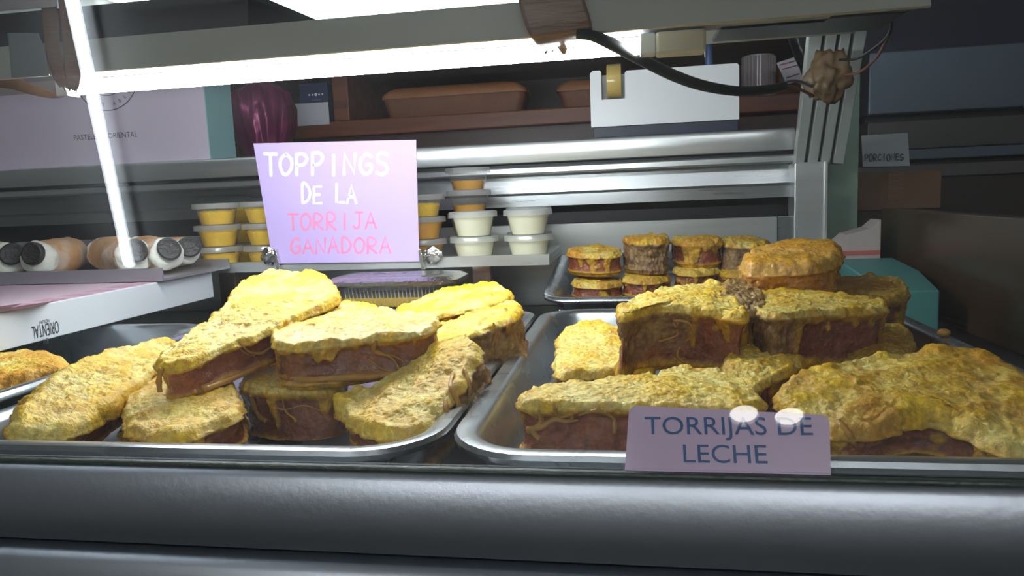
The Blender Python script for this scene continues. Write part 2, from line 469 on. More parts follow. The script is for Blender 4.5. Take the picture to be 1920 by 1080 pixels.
# right-hand corner: steel upright and slanted aluminium profiles above it
up0 = atY(1490, 305, 1.045); up1 = atY(1546, 305, 1.045)
upr = empty('corner_upright', (up0[0], 1.05, 0.962), 'square stainless steel corner upright beside the back tray', 'post')
box('post', (up0[0], 1.045, 0.962), (up1[0], 1.085, up0[2]), M['steel_bright'], upr, 0.0015)
box('edge_strip', (up1[0]-0.0005, 1.042, 0.962), (up1[0]+0.004, 1.085, up0[2]), M['steel_bright'], upr, 0.0008)
sl = empty('slanted_frame', (up0[0], 1.0, up0[2]), 'slanted pale aluminium profiles rising from the steel corner upright', 'frame')
cuts_b = [1491, 1508, 1515, 1533, 1539, 1556, 1562, 1582]
cuts_t = [1527, 1555, 1562, 1583, 1590, 1610, 1618, 1640]
for k in range(4):
    b0, b1 = atY(cuts_b[2*k], 306, 1.05), atY(cuts_b[2*k+1], 308, 1.05)
    t0, t1 = atY(cuts_t[2*k], -20, 0.93), atY(cuts_t[2*k+1], -20, 0.93)
    dy = np.array([0, 0.018, 0])
    hexa('profile', [b0, b1, b1+dy, b0+dy, t0, t1, t1+dy, t0+dy], M['alu'], sl, 0.001)
b0, b1 = atY(1492, 306, 1.06), atY(1581, 308, 1.06); t0, t1 = atY(1530, -20, 0.945), atY(1638, -20, 0.945)
hexa('backing_plate', [b0, b1, b1+dy, b0+dy, t0, t1, t1+dy, t0+dy], M['steel_dark'], sl)

# brown end panel of the case on the right
M['endpanel'] = mat_plain('brown_end_panel', (0.060, 0.034, 0.018), 0.25, 0.0, 0.35, 7, spec=0.6)
struct_end = box('end_panel', (0.345, 0.40, 0.962), (0.365, 1.09, 1.0865), M['endpanel'], case, 0.002)

# ------------------------------------------------------------------ steel trays
def rrect(x0, x1, y0, y1, r, n=8):
    pts = []
    for (cx, cy, a0) in ((x1-r, y1-r, 0), (x0+r, y1-r, 90), (x0+r, y0+r, 180), (x1-r, y0+r, 270)):
        for k in range(n+1):
            a = radians(a0+90*k/n)
            pts.append((cx+r*cos(a), cy+r*sin(a)))
    return pts
def tray(name, x0, x1, y0, y1, z, depth, rim, mat, label, group, tilt=None, rad=0.045, wall=0.012):
    loops = []
    def L(i, zz, rr=None):
        loops.append([(p[0], p[1], zz) for p in rrect(x0+i, x1-i, y0+i, y1-i, max(rad-i, 0.01), 8)])
    L(0.0, z-0.006); L(-0.001, z-0.003); L(0.0005, z-0.0005); L(0.003, z); L(rim-0.004, z-0.0005); L(rim-0.001, z-0.002); L(rim+0.001, z-0.005)
    L(rim+wall*0.9, z-depth+0.008); L(rim+wall*1.15, z-depth+0.002); L(rim+wall*1.7, z-depth)
    # outside
    n = len(loops[0]); v = [q for l in loops for q in l]; f = []
    for i in range(len(loops)-1):
        for k in range(n):
            f.append([i*n+k, i*n+(k+1) % n, (i+1)*n+(k+1) % n, (i+1)*n+k])
    f.append([(len(loops)-1)*n+k for k in range(n)])
    base = len(v)
    outer = []
    for i, zz in ((0.0, z-0.006), (0.0035, z-0.006), (rim*0.75, z-0.0075), (rim+wall*0.75, z-depth+0.006), (rim+wall*1.6, z-depth-0.0015)):
        outer.append([(p[0], p[1], zz) for p in rrect(x0+i, x1-i, y0+i, y1-i, max(rad-i, 0.01), 8)])
    for l in outer: v += l
    for i in range(len(outer)-1):
        for k in range(n):
            f.append([base+i*n+(k+1) % n, base+i*n+k, base+(i+1)*n+k, base+(i+1)*n+(k+1) % n])
    f.append([base+(len(outer)-1)*n+k for k in range(n)][::-1])
    v = np.array(v)
    if tilt:   # lift the far end
        t = (v[:, 1]-y0)/(y1-y0); v[:, 2] += t*tilt
    o = meshobj(name, v, f, mat, None)
    shade_auto(o, 45)
    return tag(o, label, 'tray', group)
TG = 'steel trays in the case'
tray('baking_tray', -0.0985, 0.249, 0.333, 0.778, 1.0, 0.036, 0.013, M['steel_tray'], 'steel tray of fried bread slices standing behind the lilac name card', TG)
tray('baking_tray', -0.412, -0.1035, 0.333, 0.782, 1.0, 0.036, 0.012, M['steel_tray'], 'steel tray of piled fried bread slices left of the name card', TG)
tray('baking_tray', -0.78, -0.4165, 0.35, 0.665, 1.009, 0.045, 0.012, M['steel_tray'], 'steel tray at the far left, partly under the white carton', TG)
tray('baking_tray', -0.1035, 0.200, 0.795, 1.035, 1.0085, 0.026, 0.012, M['steel_tray'], 'small tilted steel tray at the back holding round bread pieces', TG, tilt=0.032, rad=0.03)
box('tray_riser', (-0.09, 0.85, 0.962), (0.17, 1.03, 0.988), M['steel'], None, 0.002)
tag(bpy.data.objects['tray_riser'], 'low steel riser block under the tilted back tray', 'riser')

# ------------------------------------------------------------------ fried bread slices (torrijas)
FOOD_BVH = []
def color_attr(me, col, alpha=1.0):
    at = me.color_attributes.new('Col', 'FLOAT_COLOR', 'POINT')
    c = np.ones((len(me.vertices), 4), dtype=np.float32); c[:, :3] = col; c[:, 3] = alpha
    at.data.foreach_set('color', c.ravel())

PALE = np.array([0.86, 0.70, 0.21]); YEL = np.array([0.84, 0.54, 0.022]); GOLD = np.array([0.62, 0.29, 0.022])
BROWN = np.array([0.190, 0.050, 0.020]); BROWN2 = np.array([0.33, 0.12, 0.05]); DARK = np.array([0.06, 0.022, 0.014])
CR1 = np.array([0.38, 0.22, 0.085]); CR2 = np.array([0.16, 0.080, 0.040]); CR3 = np.array([0.56, 0.40, 0.17])

def slice_geo(P, nrm, T, seed, rnd=0.0032, inset=0.0015, dome=0.002, lump=0.0030, rough=0.0011, N=200, taper=0.0, hole=None):
    """P: closed loop of 3D points in the top plane; returns verts, faces and masks"""
    c = P.mean(0)
    nxt = np.roll(P, -1, 0); seg = np.linalg.norm(nxt-P, axis=1); cum = np.concatenate([[0], np.cumsum(seg)])
    tt = np.linspace(0, cum[-1], N, endpoint=False)
    Pc = np.vstack([P, P[:1]])
    Q = np.stack([np.interp(tt, cum, Pc[:, k]) for k in range(3)], 1)
    tan = np.roll(Q, -1, 0)-np.roll(Q, 1, 0); tan /= np.linalg.norm(tan, axis=1)[:, None]
    out = np.cross(tan, nrm)
    if ((Q-c)*out).sum() < 0: out = -out
    rad = np.linalg.norm(Q-c, axis=1)
    rings = []   # (scale, outward offset, depth, blend 0 top..1 side, side t, zone)
    NT = 58
    for k in range(NT):
        s = 0.03+0.97*(k/(NT-1))**0.85
        rings.append((s, -rnd, -dome*(1-s*s), 0.0, 0.0, 0))
    for k in range(1, 6):
        a = k/5*pi/2
        rings.append((1, -rnd*(1-sin(a)), rnd*(1-cos(a)), k/5, 0.0, 0))
    NS = 26
    for k in range(1, NS):
        t = k/NS
        rings.append((1, -inset*sin(pi*t)-taper*t, rnd+(T-2*rnd)*t, 1.0, t, 1))
    for k in range(0, 5):
        a = k/4*pi/2
        rings.append((1, -rnd*(1-cos(a))-taper, T-rnd+rnd*sin(a), 1.0, 1.0, 2))
    for k in range(1, 6):
        rings.append((1-k/5.2, -rnd-taper, T, 2.0, 1.0, 2))
    V = []; D = []; ST = []; ZN = []
    for (s, off, dep, bl, st, zn) in rings:
        edge = (Q-c)*s + out*off*min(1, s*1.0)
        V.append(c+edge-nrm*dep)
        if bl <= 1: d = nrm*cos(bl*pi/2)+out*sin(bl*pi/2)
        else: d = -nrm+out*0.0
        D.append(np.broadcast_to(d, (N, 3))); ST.append(np.full(N, st)); ZN.append(np.full(N, zn))
    V = np.vstack(V); D = np.vstack(D); ST = np.concatenate(ST); ZN = np.concatenate(ZN)
    m = len(rings); F_ = []
    for i in range(m-1):
        a = i*N
        for k in range(N):
            k2 = (k+1) % N
            F_.append((a+k, a+N+k, a+N+k2, a+k2))
    F_.append(tuple(range(N))); F_.append(tuple((m-1)*N+k for k in range(N))[::-1])
    return V, F_, D, ST, ZN, c

SLICES = []
def bread(label, anchors, outline, T, seed, crust=(), egg=0.30, tone=1.0, brown=0.0, wet=False, rnd=0.0032, orange=0.0, group=None, lump=0.003,
          fringe=0.07, bare=1.0, topcrust=0.0, relief=1.0, drip=1.0, taper=0.0, name='fried_bread_slice', loop3d=None, nrm=None, N=200, custard=(1, 1, 1), rough=0.0011, floor=0.9662):
    if loop3d is None:
        A = [atY(*q) for q in anchors]
        nrm = np.cross(A[1]-A[0], A[2]-A[0]); nrm /= np.linalg.norm(nrm)
        if nrm[2] < 0: nrm = -nrm
        pts = []
        for (x, y) in outline:
            d = ray(x, y); t = ((A[0]-CP)@nrm)/(d@nrm); pts.append(CP+d*t)
        loop3d = catmull(pts, 8, True)
    V, Fc, D, ST, ZN, c = slice_geo(loop3d, nrm, T, seed, rnd=rnd, taper=taper, N=N)
    L = V-c
    low = fbm(L, 45, 3, seed); mid = fbm(L, 150, 3, seed+5); fine = fbm(L, 420, 3, seed+9)
    nz = fbm(L*np.array([1, 1, 1]), 80, 3, seed+21)
    # egg coat: top face, ragged fringe over the upper and lower edges, splashes on the side
    fr = fringe*(1+1.3*fbm(np.stack([L[:, 0], L[:, 1], 0*L[:, 2]], 1), 130, 2, seed+31))
    dn = fbm(np.stack([L[:, 0], L[:, 1], 0.15*L[:, 2]], 1), 95, 2, seed+35)
    fr = fr+np.maximum(0, dn-0.22)*1.5*drip
    eggm = np.where(ZN == 0, 1.0, 0.0)
    eggm = np.maximum(eggm, np.where(ZN == 1, 1-sstep(fr, fr+0.10, ST), 0))
    lf = fringe*1.6*(1+1.3*fbm(np.stack([L[:, 0], L[:, 1], 0*L[:, 2]], 1), 60, 3, seed+43))-0.02
    eggm = np.maximum(eggm, np.where(ZN == 1, sstep(1-lf-0.10, 1-lf, ST), 0))
    eggm = np.where(ZN == 2, 1.0, eggm)
    spl = sstep(1-egg*1.6, 1-egg*1.6+0.25, fbm(L, 75, 3, seed+51)+0.35)
    eggm = np.where(ZN == 1, np.maximum(eggm, spl), eggm)
    eggm = np.where(ZN >= 1, eggm*bare, eggm)
    px, py = proj(V)
    cm = np.zeros(len(V))
    for (cx, cy, rx, ry) in crust:
        d2 = ((px-cx)/rx)**2+((py-cy)/ry)**2
        cm = np.maximum(cm, 1-sstep(0.6, 1.15, np.sqrt(d2)+0.25*nz))
    cm = np.where(ZN == 0, cm*topcrust, cm)
    # colours of the thing itself
    kk = np.clip(0.5+1.3*low+0.9*mid, 0, 1)[:, None]
    top = PALE*(1-kk)+YEL*kk
    gk = np.clip(0.25*brown*3+(0.25+brown*1.4)*fbm(L, 60, 3, seed+61)+0.5*np.maximum(0, mid-0.15), 0, 1)[:, None]
    top = top*(1-gk)+GOLD*gk
    pk = ((0.20+0.35*relief)*sstep(0.30, 0.55, fbm(L, 170, 2, seed+65)))[:, None]
    top = top*(1-pk)+GOLD*0.8*pk
    disp_pit = -0.0011*pk[:, 0]
    top = top*(1+relief*(-0.18+0.40*np.clip(0.5+1.2*fine, 0, 1)))[:, None]
    sk = np.clip(0.5+1.0*fbm(L, 60, 3, seed+71), 0, 1)[:, None]
    side = (BROWN*(1-sk)+BROWN2*sk)*np.array(custard)
    dk = sstep(0.3, 0.6, fbm(L, 110, 3, seed+75))[:, None]*0.45
    side = side*(1-dk)+DARK*dk
    eggside = (GOLD*0.55+YEL*0.32)*(0.65+0.6*np.clip(mid+0.5, 0, 1))[:, None]
    sidecol = side*(1-eggm[:, None])+eggside*eggm[:, None]
    rk = np.clip(0.5+1.3*fine, 0, 1)[:, None]; rk2 = np.clip(0.1+1.4*nz, 0, 1)[:, None]
    cr = (CR2*(1-rk)+CR1*rk); cr = cr*(1-rk2*0.6)+CR3*rk2*0.6
    col = np.where((ZN == 0)[:, None], top, sidecol)
    col = col*(1-cm[:, None])+cr*cm[:, None]
    if orange:
        og = np.array([0.62, 0.27, 0.02])*(1-sk)+np.array([0.45, 0.15, 0.015])*sk
        w = np.where(ZN == 0, orange*0.7, orange)[:, None]; col = col*(1-w)+og*w
    col = np.clip(col*tone, 0, 1)
    blist = np.abs(fbm(L, 260, 2, seed+7))
    disp = lump*low+rough*mid*1.3+0.0007*fine+np.where(ZN == 0, 0.0012*blist*relief, 0)+np.where(ZN == 1, -0.0010*np.maximum(0, fbm(L, 210, 2, seed+13))*(1-eggm), 0)+eggm*0.0019*np.where(ZN == 1, 1, 0)
    edge = np.exp(-((ST-0.02)/0.08)**2)*np.where(ZN <= 1, 1, 0)*np.where((ZN == 0) & (D@nrm > 0.97), 0, 1)
    disp += edge*(0.0012+0.0034*fbm(L, 130, 3, seed+81))
    disp += cm*(0.0016*np.abs(fbm(L*np.array([1, 1, 0.5]), 230, 2, seed+91))*1.8-0.0012)
    disp += np.where(ZN == 0, disp_pit, 0)
    W = V+D*disp[:, None]
    W[:, 2] = np.maximum(W[:, 2], floor+0.0006*fine)
    o = meshobj(name, W, Fc, M['food_wet'] if wet else M['food'], None, True)
    color_attr(o.data, col, np.where(ZN == 0, 1.0, np.maximum(eggm*0.6, cm)))
    tag(o, label, 'torrija', group)
    bv = BVHTree.FromPolygons([tuple(q) for q in W], Fc)
    o_ = (o, bv); SLICES.append(o_)
    return o_

def on_surface(ob, pts, lift=0.0008):
    """points of the slice's own surface met by lines of sight"""
    out = []
    for (x, y) in pts:
        d = Vector(ray(x, y).tolist()).normalized()
        h = ob[1].ray_cast(Vector(CP.tolist()), d)
        if h[0] is not None:
            out.append(np.array(h[0]-d*lift))
        elif out:
            # hanging free just past the edge: keep the last depth
            Y = out[-1][1]
            out.append(atY(x, y, Y))
    return out
def strands(ob, lists, name='egg_strand'):
    for pts, rads in lists:
        p = on_surface(ob, pts)
        if len(p) < 2: continue
        p = catmull(p, 5)
        rr = np.interp(np.linspace(0, 1, len(p)), np.linspace(0, 1, len(rads)), rads)*0.001
        rr = rr*(1+0.35*fbm(p, 300, 2, int(pts[0][0])))
        v, f = tube_geo(p, rr, 7)
        meshobj(name, v, f, M['strand'], ob[0], True)

GL = 'fried bread slices piled in the left tray'
T8 = bread('short dark bread slice on the bottom of the left tray, under the glazed middle slice', [(460, 712, .462), (640, 712, .466), (560, 684, .505)],
           [(456, 712), (480, 724), (560, 729), (628, 723), (648, 708), (640, 690), (560, 682), (475, 690)], 0.046, 8, egg=0.16, tone=0.85, group=GL, fringe=0.08, N=220)
T7 = bread('folded yellow bread slice lying at the front left under the long slice', [(228, 765, .400), (430, 760, .405), (330, 702, .468)],
           [(225, 745), (245, 715), (300, 696), (370, 700), (430, 715), (452, 740), (440, 768), (385, 792), (310, 813), (255, 803), (230, 778)], 0.030, 7, brown=0.35, tone=0.95, group=GL, lump=0.006, relief=0.15, rnd=0.006)
T1 = bread('long bread slice leaning at the far left of the left tray', [(150, 785, .378), (150, 675, .43), (300, 650, .49)],
           [(28, 790), (40, 758), (85, 712), (140, 678), (215, 650), (290, 634), (335, 640), (330, 668), (290, 700), (235, 742), (165, 788), (95, 806), (45, 808)], 0.03, 1, tone=0.92, brown=0.12, group=GL, rnd=0.007, egg=0.1)
T6 = bread('bread slice with a hollow leaning on the right rim of the left tray', [(700, 797, .392), (870, 640, .465), (655, 745, .425)],
           [(632, 752), (650, 726), (710, 706), (760, 675), (795, 650), (835, 638), (872, 630), (894, 648), (878, 690), (845, 735), (815, 768), (785, 800), (745, 806), (690, 798), (650, 782)], 0.034, 6,
           crust=((880, 700, 75, 110), (835, 770, 60, 60)), brown=0.26, tone=1.0, group=GL, lump=0.006, relief=0.2, rnd=0.006)
T9 = bread('bread slice mostly hidden behind the glazed middle slice', [(600, 590, .60), (700, 590, .60), (650, 568, .64)],
           [(585, 590), (605, 570), (650, 565), (700, 574), (730, 590), (690, 605), (620, 606)], 0.035, 9, brown=0.2, group=GL)
T5 = bread('thick bread slice with a brown crusty end at the right rim of the left tray', [(800, 645, .515), (940, 602, .54), (900, 583, .59)],
           [(788, 638), (810, 615), (860, 596), (920, 576), (960, 563), (972, 575), (962, 592), (920, 610), (870, 628), (820, 645), (797, 652)], 0.040, 5,
           crust=((930, 640, 80, 75), (965, 590, 30, 40)), group=GL, egg=0.12)
T4 = bread('bright yellow bread slice on top at the back right of the left tray', [(770, 592, .60), (905, 573, .60), (850, 538, .68)],
           [(745, 582), (780, 562), (830, 545), (880, 535), (930, 532), (952, 545), (950, 560), (905, 573), (840, 584), (785, 596)], 0.026, 4, brown=0.10, tone=1.05, group=GL, fringe=0.1, egg=0.05)
T3 = bread('glazed middle bread slice with stringy egg on its dark front', [(530, 640, .445), (780, 612, .465), (650, 573, .54)],
           [(514, 622), (535, 604), (585, 588), (640, 571), (700, 577), (760, 585), (815, 588), (815, 602), (785, 620), (700, 628), (620, 640), (545, 646), (518, 640)], 0.033, 3,
           brown=0.10, group=GL, fringe=0.08, egg=0.16, wet=True, N=260)
T2 = bread('largest pale yellow bread slice on top of the left pile', [(320, 668, .420), (610, 560, .525), (500, 508, .58)],
           [(300, 668), (330, 640), (380, 606), (420, 575), (440, 545), (475, 518), (520, 505), (570, 506), (612, 524), (632, 550), (612, 568), (560, 590), (490, 622), (420, 648), (350, 678), (310, 684)], 0.029, 2,
           tone=1.05, brown=0.04, group=GL, fringe=0.08, egg=0.10, N=260, custard=(1.05, 1.0, 1.15))
bread('browned bread slice alone in the far left tray', [(0, 705, .45), (120, 685, .47), (60, 657, .53)],
      [(-90, 690), (-50, 668), (10, 660), (65, 655), (108, 661), (124, 678), (112, 690), (60, 697), (0, 708), (-60, 712)], 0.034, 10, brown=0.75, tone=1.0, egg=0.1, rnd=0.008)

GR = 'fried bread slices piled in the right tray'
R9 = bread('yellow bread slice wedged low behind the name card', [(1380, 705, .47), (1490, 672, .50), (1395, 625, .55)],
           [(1352, 712), (1366, 665), (1390, 622), (1412, 640), (1430, 660), (1498, 664), (1492, 682), (1450, 705), (1405, 728), (1370, 730)], 0.036, 19, group=GR, brown=0.2, tone=0.9, egg=0.04)
R10 = bread('small pale bread end at the right rim behind the long front slice', [(1600, 690, .50), (1705, 690, .50), (1660, 612, .58)],
            [(1585, 690), (1590, 650), (1625, 612), (1690, 612), (1710, 635), (1705, 680), (1680, 700), (1620, 700)], 0.030, 20, group=GR, brown=0.6, tone=0.62)
R2 = bread('yellow bread slice with a grey crusty side at the left rim of the right tray', [(1060, 612, .60), (1165, 612, .60), (1150, 697, .50)],
           [(1040, 665), (1050, 628), (1065, 609), (1115, 603), (1170, 611), (1172, 640), (1198, 662), (1222, 684), (1175, 690), (1120, 692), (1075, 698), (1045, 690)], 0.034, 12,
           crust=((1045, 670, 45, 80), (1080, 700, 35, 35)), group=GR, brown=0.05, egg=0.08, rnd=0.006, custard=(1.5, 1.5, 1.4))
R4 = bread('rough brown bread end between the two highest slices of the right tray', [(1340, 548, .56), (1420, 556, .56), (1380, 530, .60)],
           [(1335, 555), (1345, 534), (1380, 528), (1415, 540), (1432, 565), (1420, 580), (1360, 578)], 0.050, 14, crust=((1380, 570, 70, 60),), group=GR, tone=0.9, topcrust=0.9)
R7 = bread('dim brown bread slice at the right rim behind the long dark slice', [(1560, 548, .64), (1690, 543, .64), (1620, 517, .70)],
           [(1545, 548), (1570, 524), (1620, 514), (1680, 518), (1698, 535), (1690, 552), (1620, 560)], 0.050, 17, group=GR, brown=0.9, tone=0.55, egg=0.3)
R6 = bread('long dark bread slice with a ragged grey left end in the right tray', [(1430, 578, .52), (1648, 572, .54), (1540, 547, .60)],
           [(1412, 572), (1425, 550), (1470, 545), (1510, 546), (1560, 550), (1615, 557), (1655, 563), (1652, 575), (1600, 578), (1520, 583), (1450, 588)], 0.043, 16,
           crust=((1440, 610, 62, 85),), group=GR, tone=0.85, egg=0.03, fringe=0.09, custard=(0.85, 0.75, 1.1), brown=0.2, N=240)
R5 = bread('smooth orange bread piece on top of the right pile', [(1400, 490, .62), (1560, 482, .62), (1500, 453, .70)],
           [(1390, 482), (1405, 466), (1450, 458), (1510, 449), (1560, 453), (1572, 466), (1562, 482), (1510, 492), (1450, 496), (1402, 496)], 0.037, 15,
           group=GR, orange=0.85, wet=True, rnd=0.009, lump=0.006, brown=0.3, egg=0.5)
R3 = bread('tall brown crusty bread slice standing in the middle of the right tray', [(1200, 582, .50), (1385, 590, .50), (1290, 535, .58)],
           [(1163, 580), (1180, 562), (1215, 546), (1270, 534), (1342, 531), (1362, 552), (1388, 572), (1395, 590), (1335, 580), (1265, 575), (1205, 580), (1170, 592)], 0.048, 13,
           crust=((1190, 620, 40, 60), (1240, 600, 75, 60)), group=GR, egg=0.12, tone=1.0, fringe=0.07, N=240)
R1 = bread('long yellow bread slice lying along the front of the right tray', [(990, 747, .385), (1420, 745, .40), (1280, 690, .46)],
           [(976, 745), (990, 732), (1045, 718), (1130, 710), (1210, 700), (1280, 689), (1345, 694), (1395, 712), (1430, 742), (1400, 760), (1320, 763), (1200, 757), (1080, 754), (1000, 755)], 0.037, 11,
           group=GR, brown=0.04, egg=0.14, fringe=0.06, N=280, custard=(1.2, 1.15, 1.1))
R8 = bread('broad golden bread slice at the front right corner beyond the name card', [(1500, 775, .385), (1900, 822, .36), (1750, 660, .47)],
           [(1462, 735), (1480, 708), (1540, 685), (1620, 668), (1720, 655), (1830, 658), (1920, 688), (1990, 730), (2000, 800), (1930, 835), (1850, 815), (1780, 782), (1710, 772), (1650, 795), (1590, 800), (1520, 782), (1480, 760)], 0.030, 18,
           group=GR, brown=0.5, tone=0.9, rnd=0.007, lump=0.006, N=300, relief=0.5)

# egg strands and drips
strands(T3, [([(705, 640), (700, 655), (712, 662), (730, 668), (742, 680), (750, 694), (756, 708)], [1.2, 2.0, 1.7, 1.3, 1.0, 0.9, 1.4]),
             ([(722, 664), (740, 668), (756, 678), (762, 692)], [0.6, 0.5, 0.5, 0.4]),
             ([(690, 672), (715, 690), (735, 700)], [0.7, 0.6, 0.9]),
             ([(498, 690), (530, 705), (580, 712), (640, 708), (700, 706), (765, 700)], [2.4, 3.0, 2.6, 2.8, 2.4, 2.0])])
strands(T2, [([(440, 628), (452, 645), (468, 660), (490, 662), (506, 652)], [0.8, 0.7, 0.9, 1.3, 1.0]), ([(445, 650), (460, 662), (478, 668)], [0.5, 0.5, 0.6]),
             ([(303, 690), (298, 712), (300, 735)], [1.6, 1.8, 1.4]), ([(310, 735), (380, 730), (440, 708), (490, 684)], [2.6, 2.2, 2.0, 1.4])])
strands(T8, [([(470, 740), (478, 765), (488, 782), (500, 790)], [1.4, 1.6, 1.8, 2.0]), ([(530, 745), (535, 770), (552, 785), (556, 792)], [0.6, 0.6, 1.0, 1.7]),
             ([(500, 750), (530, 768), (570, 760), (600, 770)], [0.5, 0.45, 0.5, 0.5])])
strands(R1, [([(968, 818), (990, 806), (1015, 800), (1040, 786), (1060, 790), (1085, 788)], [2.4, 1.9, 1.8, 1.5, 1.2, 0.7]),
             ([(1010, 770), (1015, 790), (1000, 808), (1012, 822)], [0.9, 1.5, 1.8, 2.0]), ([(1085, 778), (1120, 770), (1150, 785), (1152, 812)], [0.8, 1.1, 1.3, 1.6]),
             ([(1040, 765), (1050, 782), (1075, 775)], [1.5, 1.2, 0.8])])
strands(R3, [([(1262, 600), (1290, 605), (1300, 625), (1285, 640)], [1.0, 1.1, 1.0, 0.9]), ([(1235, 640), (1270, 628), (1262, 605)], [0.9, 0.8, 0.7]),
             ([(1275, 650), (1270, 668), (1285, 682)], [0.9, 1.2, 0.8])])
strands(T6, [([(850, 700), (845, 725), (858, 755), (862, 780)], [1.2, 1.5, 1.8, 1.5]), ([(870, 690), (880, 720), (878, 745)], [1.0, 1.3, 1.1]), ([(835, 750), (838, 772), (848, 790)], [1.3, 1.6, 1.5])])
strands(T5, [([(925, 605), (930, 625), (922, 650)], [0.8, 0.9, 0.8]), ([(948, 580), (955, 605), (950, 625)], [1.5, 1.8, 1.2])])
strands(R8, [([(1570, 790), (1590, 810), (1600, 830)], [2.2, 1.8, 2.0])])

# round pieces in the back tray
GB = 'round bread pieces in the back tray'
def round_piece(label, x0, x1, ytop, ybot_side, Y, h_px, seed, crust=(), **kw):
    a = atY(x0, ytop, Y); b = atY(x1, ytop, Y)
    w = np.linalg.norm(b-a); c = (a+b)/2
    nrm = np.array([0.02, -0.10, 0.995]); nrm /= np.linalg.norm(nrm)
    u = np.array([1.0, 0, 0]); u -= nrm*(u@nrm); u /= np.linalg.norm(u); v = np.cross(nrm, u)
    rr = random.Random(seed); ph = [rr.uniform(0, 6.28) for _ in range(3)]
    loop = []
    for k in range(60):
        t = 2*pi*k/60
        r = 1+0.05*sin(2*t+ph[0])+0.03*sin(3*t+ph[1])
        loop.append(c+u*(w/2*r*cos(t))+v*(w/2*0.86*r*sin(t)))
    T = h_px*Y/F
    return bread(label, None, None, T, seed, crust=crust, group=GB, floor=0.98, loop3d=np.array(loop), nrm=nrm, N=150, rnd=0.005, lump=0.003, name='round_bread_piece', **kw)
kw = dict(tone=0.74, drip=1.6, brown=0.6, egg=0.26, fringe=0.05, custard=(1.15, 0.95, 1.0))
round_piece('flat round bread piece at the front left of the back tray, lower layer', 1072, 1165, 524, 557, 0.895, 37, 30, **kw)
round_piece('round bread piece in the lower layer under the tall tan piece', 1168, 1254, 516, 552, 0.90, 40, 31, **kw)
round_piece('round bread piece in the lower layer under the reddish brown piece', 1266, 1346, 502, 540, 0.91, 40, 32, **kw)
round_piece('dark round bread piece in the lower layer left of the orange piece', 1350, 1420, 506, 540, 0.91, 40, 33, **kw)
P1 = round_piece('reddish round bread piece at the left end of the upper layer', 1066, 1166, 468, 512, 0.90, 45, 34, **kw)
P2 = round_piece('tall tan round bread piece, second in the upper layer', 1170, 1256, 444, 510, 0.905, 66, 35, crust=((1215, 480, 60, 50),), **kw)
P3 = round_piece('reddish brown round bread piece, third in the upper layer', 1262, 1352, 446, 496, 0.92, 52, 36, **kw)
P4 = round_piece('ragged tan round bread piece beside the orange piece', 1350, 1445, 450, 505, 0.92, 58, 37, crust=((1390, 480, 70, 60),), **kw)

# ------------------------------------------------------------------ toppings shelf, cups and sign
M['lemon'] = mat_plain('lemon_curd', (0.78, 0.50, 0.01), 0.35, 0, 0.18, 90, 0.6, 220)
M['honey'] = mat_plain('honey_syrup', (0.62, 0.30, 0.012), 0.25, 0, 0.12, 40)
M['cream'] = mat_plain('white_cream', (0.84, 0.82, 0.60), 0.5, 0, 0.03)
M['silver_clip'] = mat_plain('clip_metal', (0.75, 0.75, 0.74), 0.15, 1.0, 0.2, 200, 0.6, 260)
sx0 = atY(356, 505, 0.88)[0]; sx1 = atY(1030, 497, 0.88)[0]
SZ = 1.0385
shelf = empty('toppings_tray', ((sx0+sx1)/2, 0.95, 0.962), 'shallow steel tray on legs carrying the topping cups', 'tray')
shp = [(0.88, SZ), (0.88, SZ+0.013), (0.8825, SZ+0.0135), (0.883, SZ+0.003), (1.027, SZ+0.003), (1.0275, SZ+0.0135), (1.03, SZ+0.013), (1.03, SZ)]
prism('tray_body', shp, 0, sx0, sx1, M['steel_bright'], shelf)
for xx in (sx0, sx1-0.0015):
    box('end_lip', (xx, 0.8835, SZ+0.0035), (xx+0.0015, 1.0265, SZ+0.013), M['steel_bright'], shelf)
M['tinted_leg'] = mat_plain('shelf_leg_metal', (0.45, 0.36, 0.33), 0.3, 1.0, 0.1)  # warm tint paints a coppery reflection into the leg metal
for (pxx, yy) in ((905, 0.90), (430, 0.90), (905, 1.0), (430, 1.0)):
    x = atY(pxx, 520, yy)[0]
    box('leg', (x-0.012, yy-0.006, 0.962), (x+0.012, yy+0.006, SZ), M['tinted_leg'], shelf, 0.001)

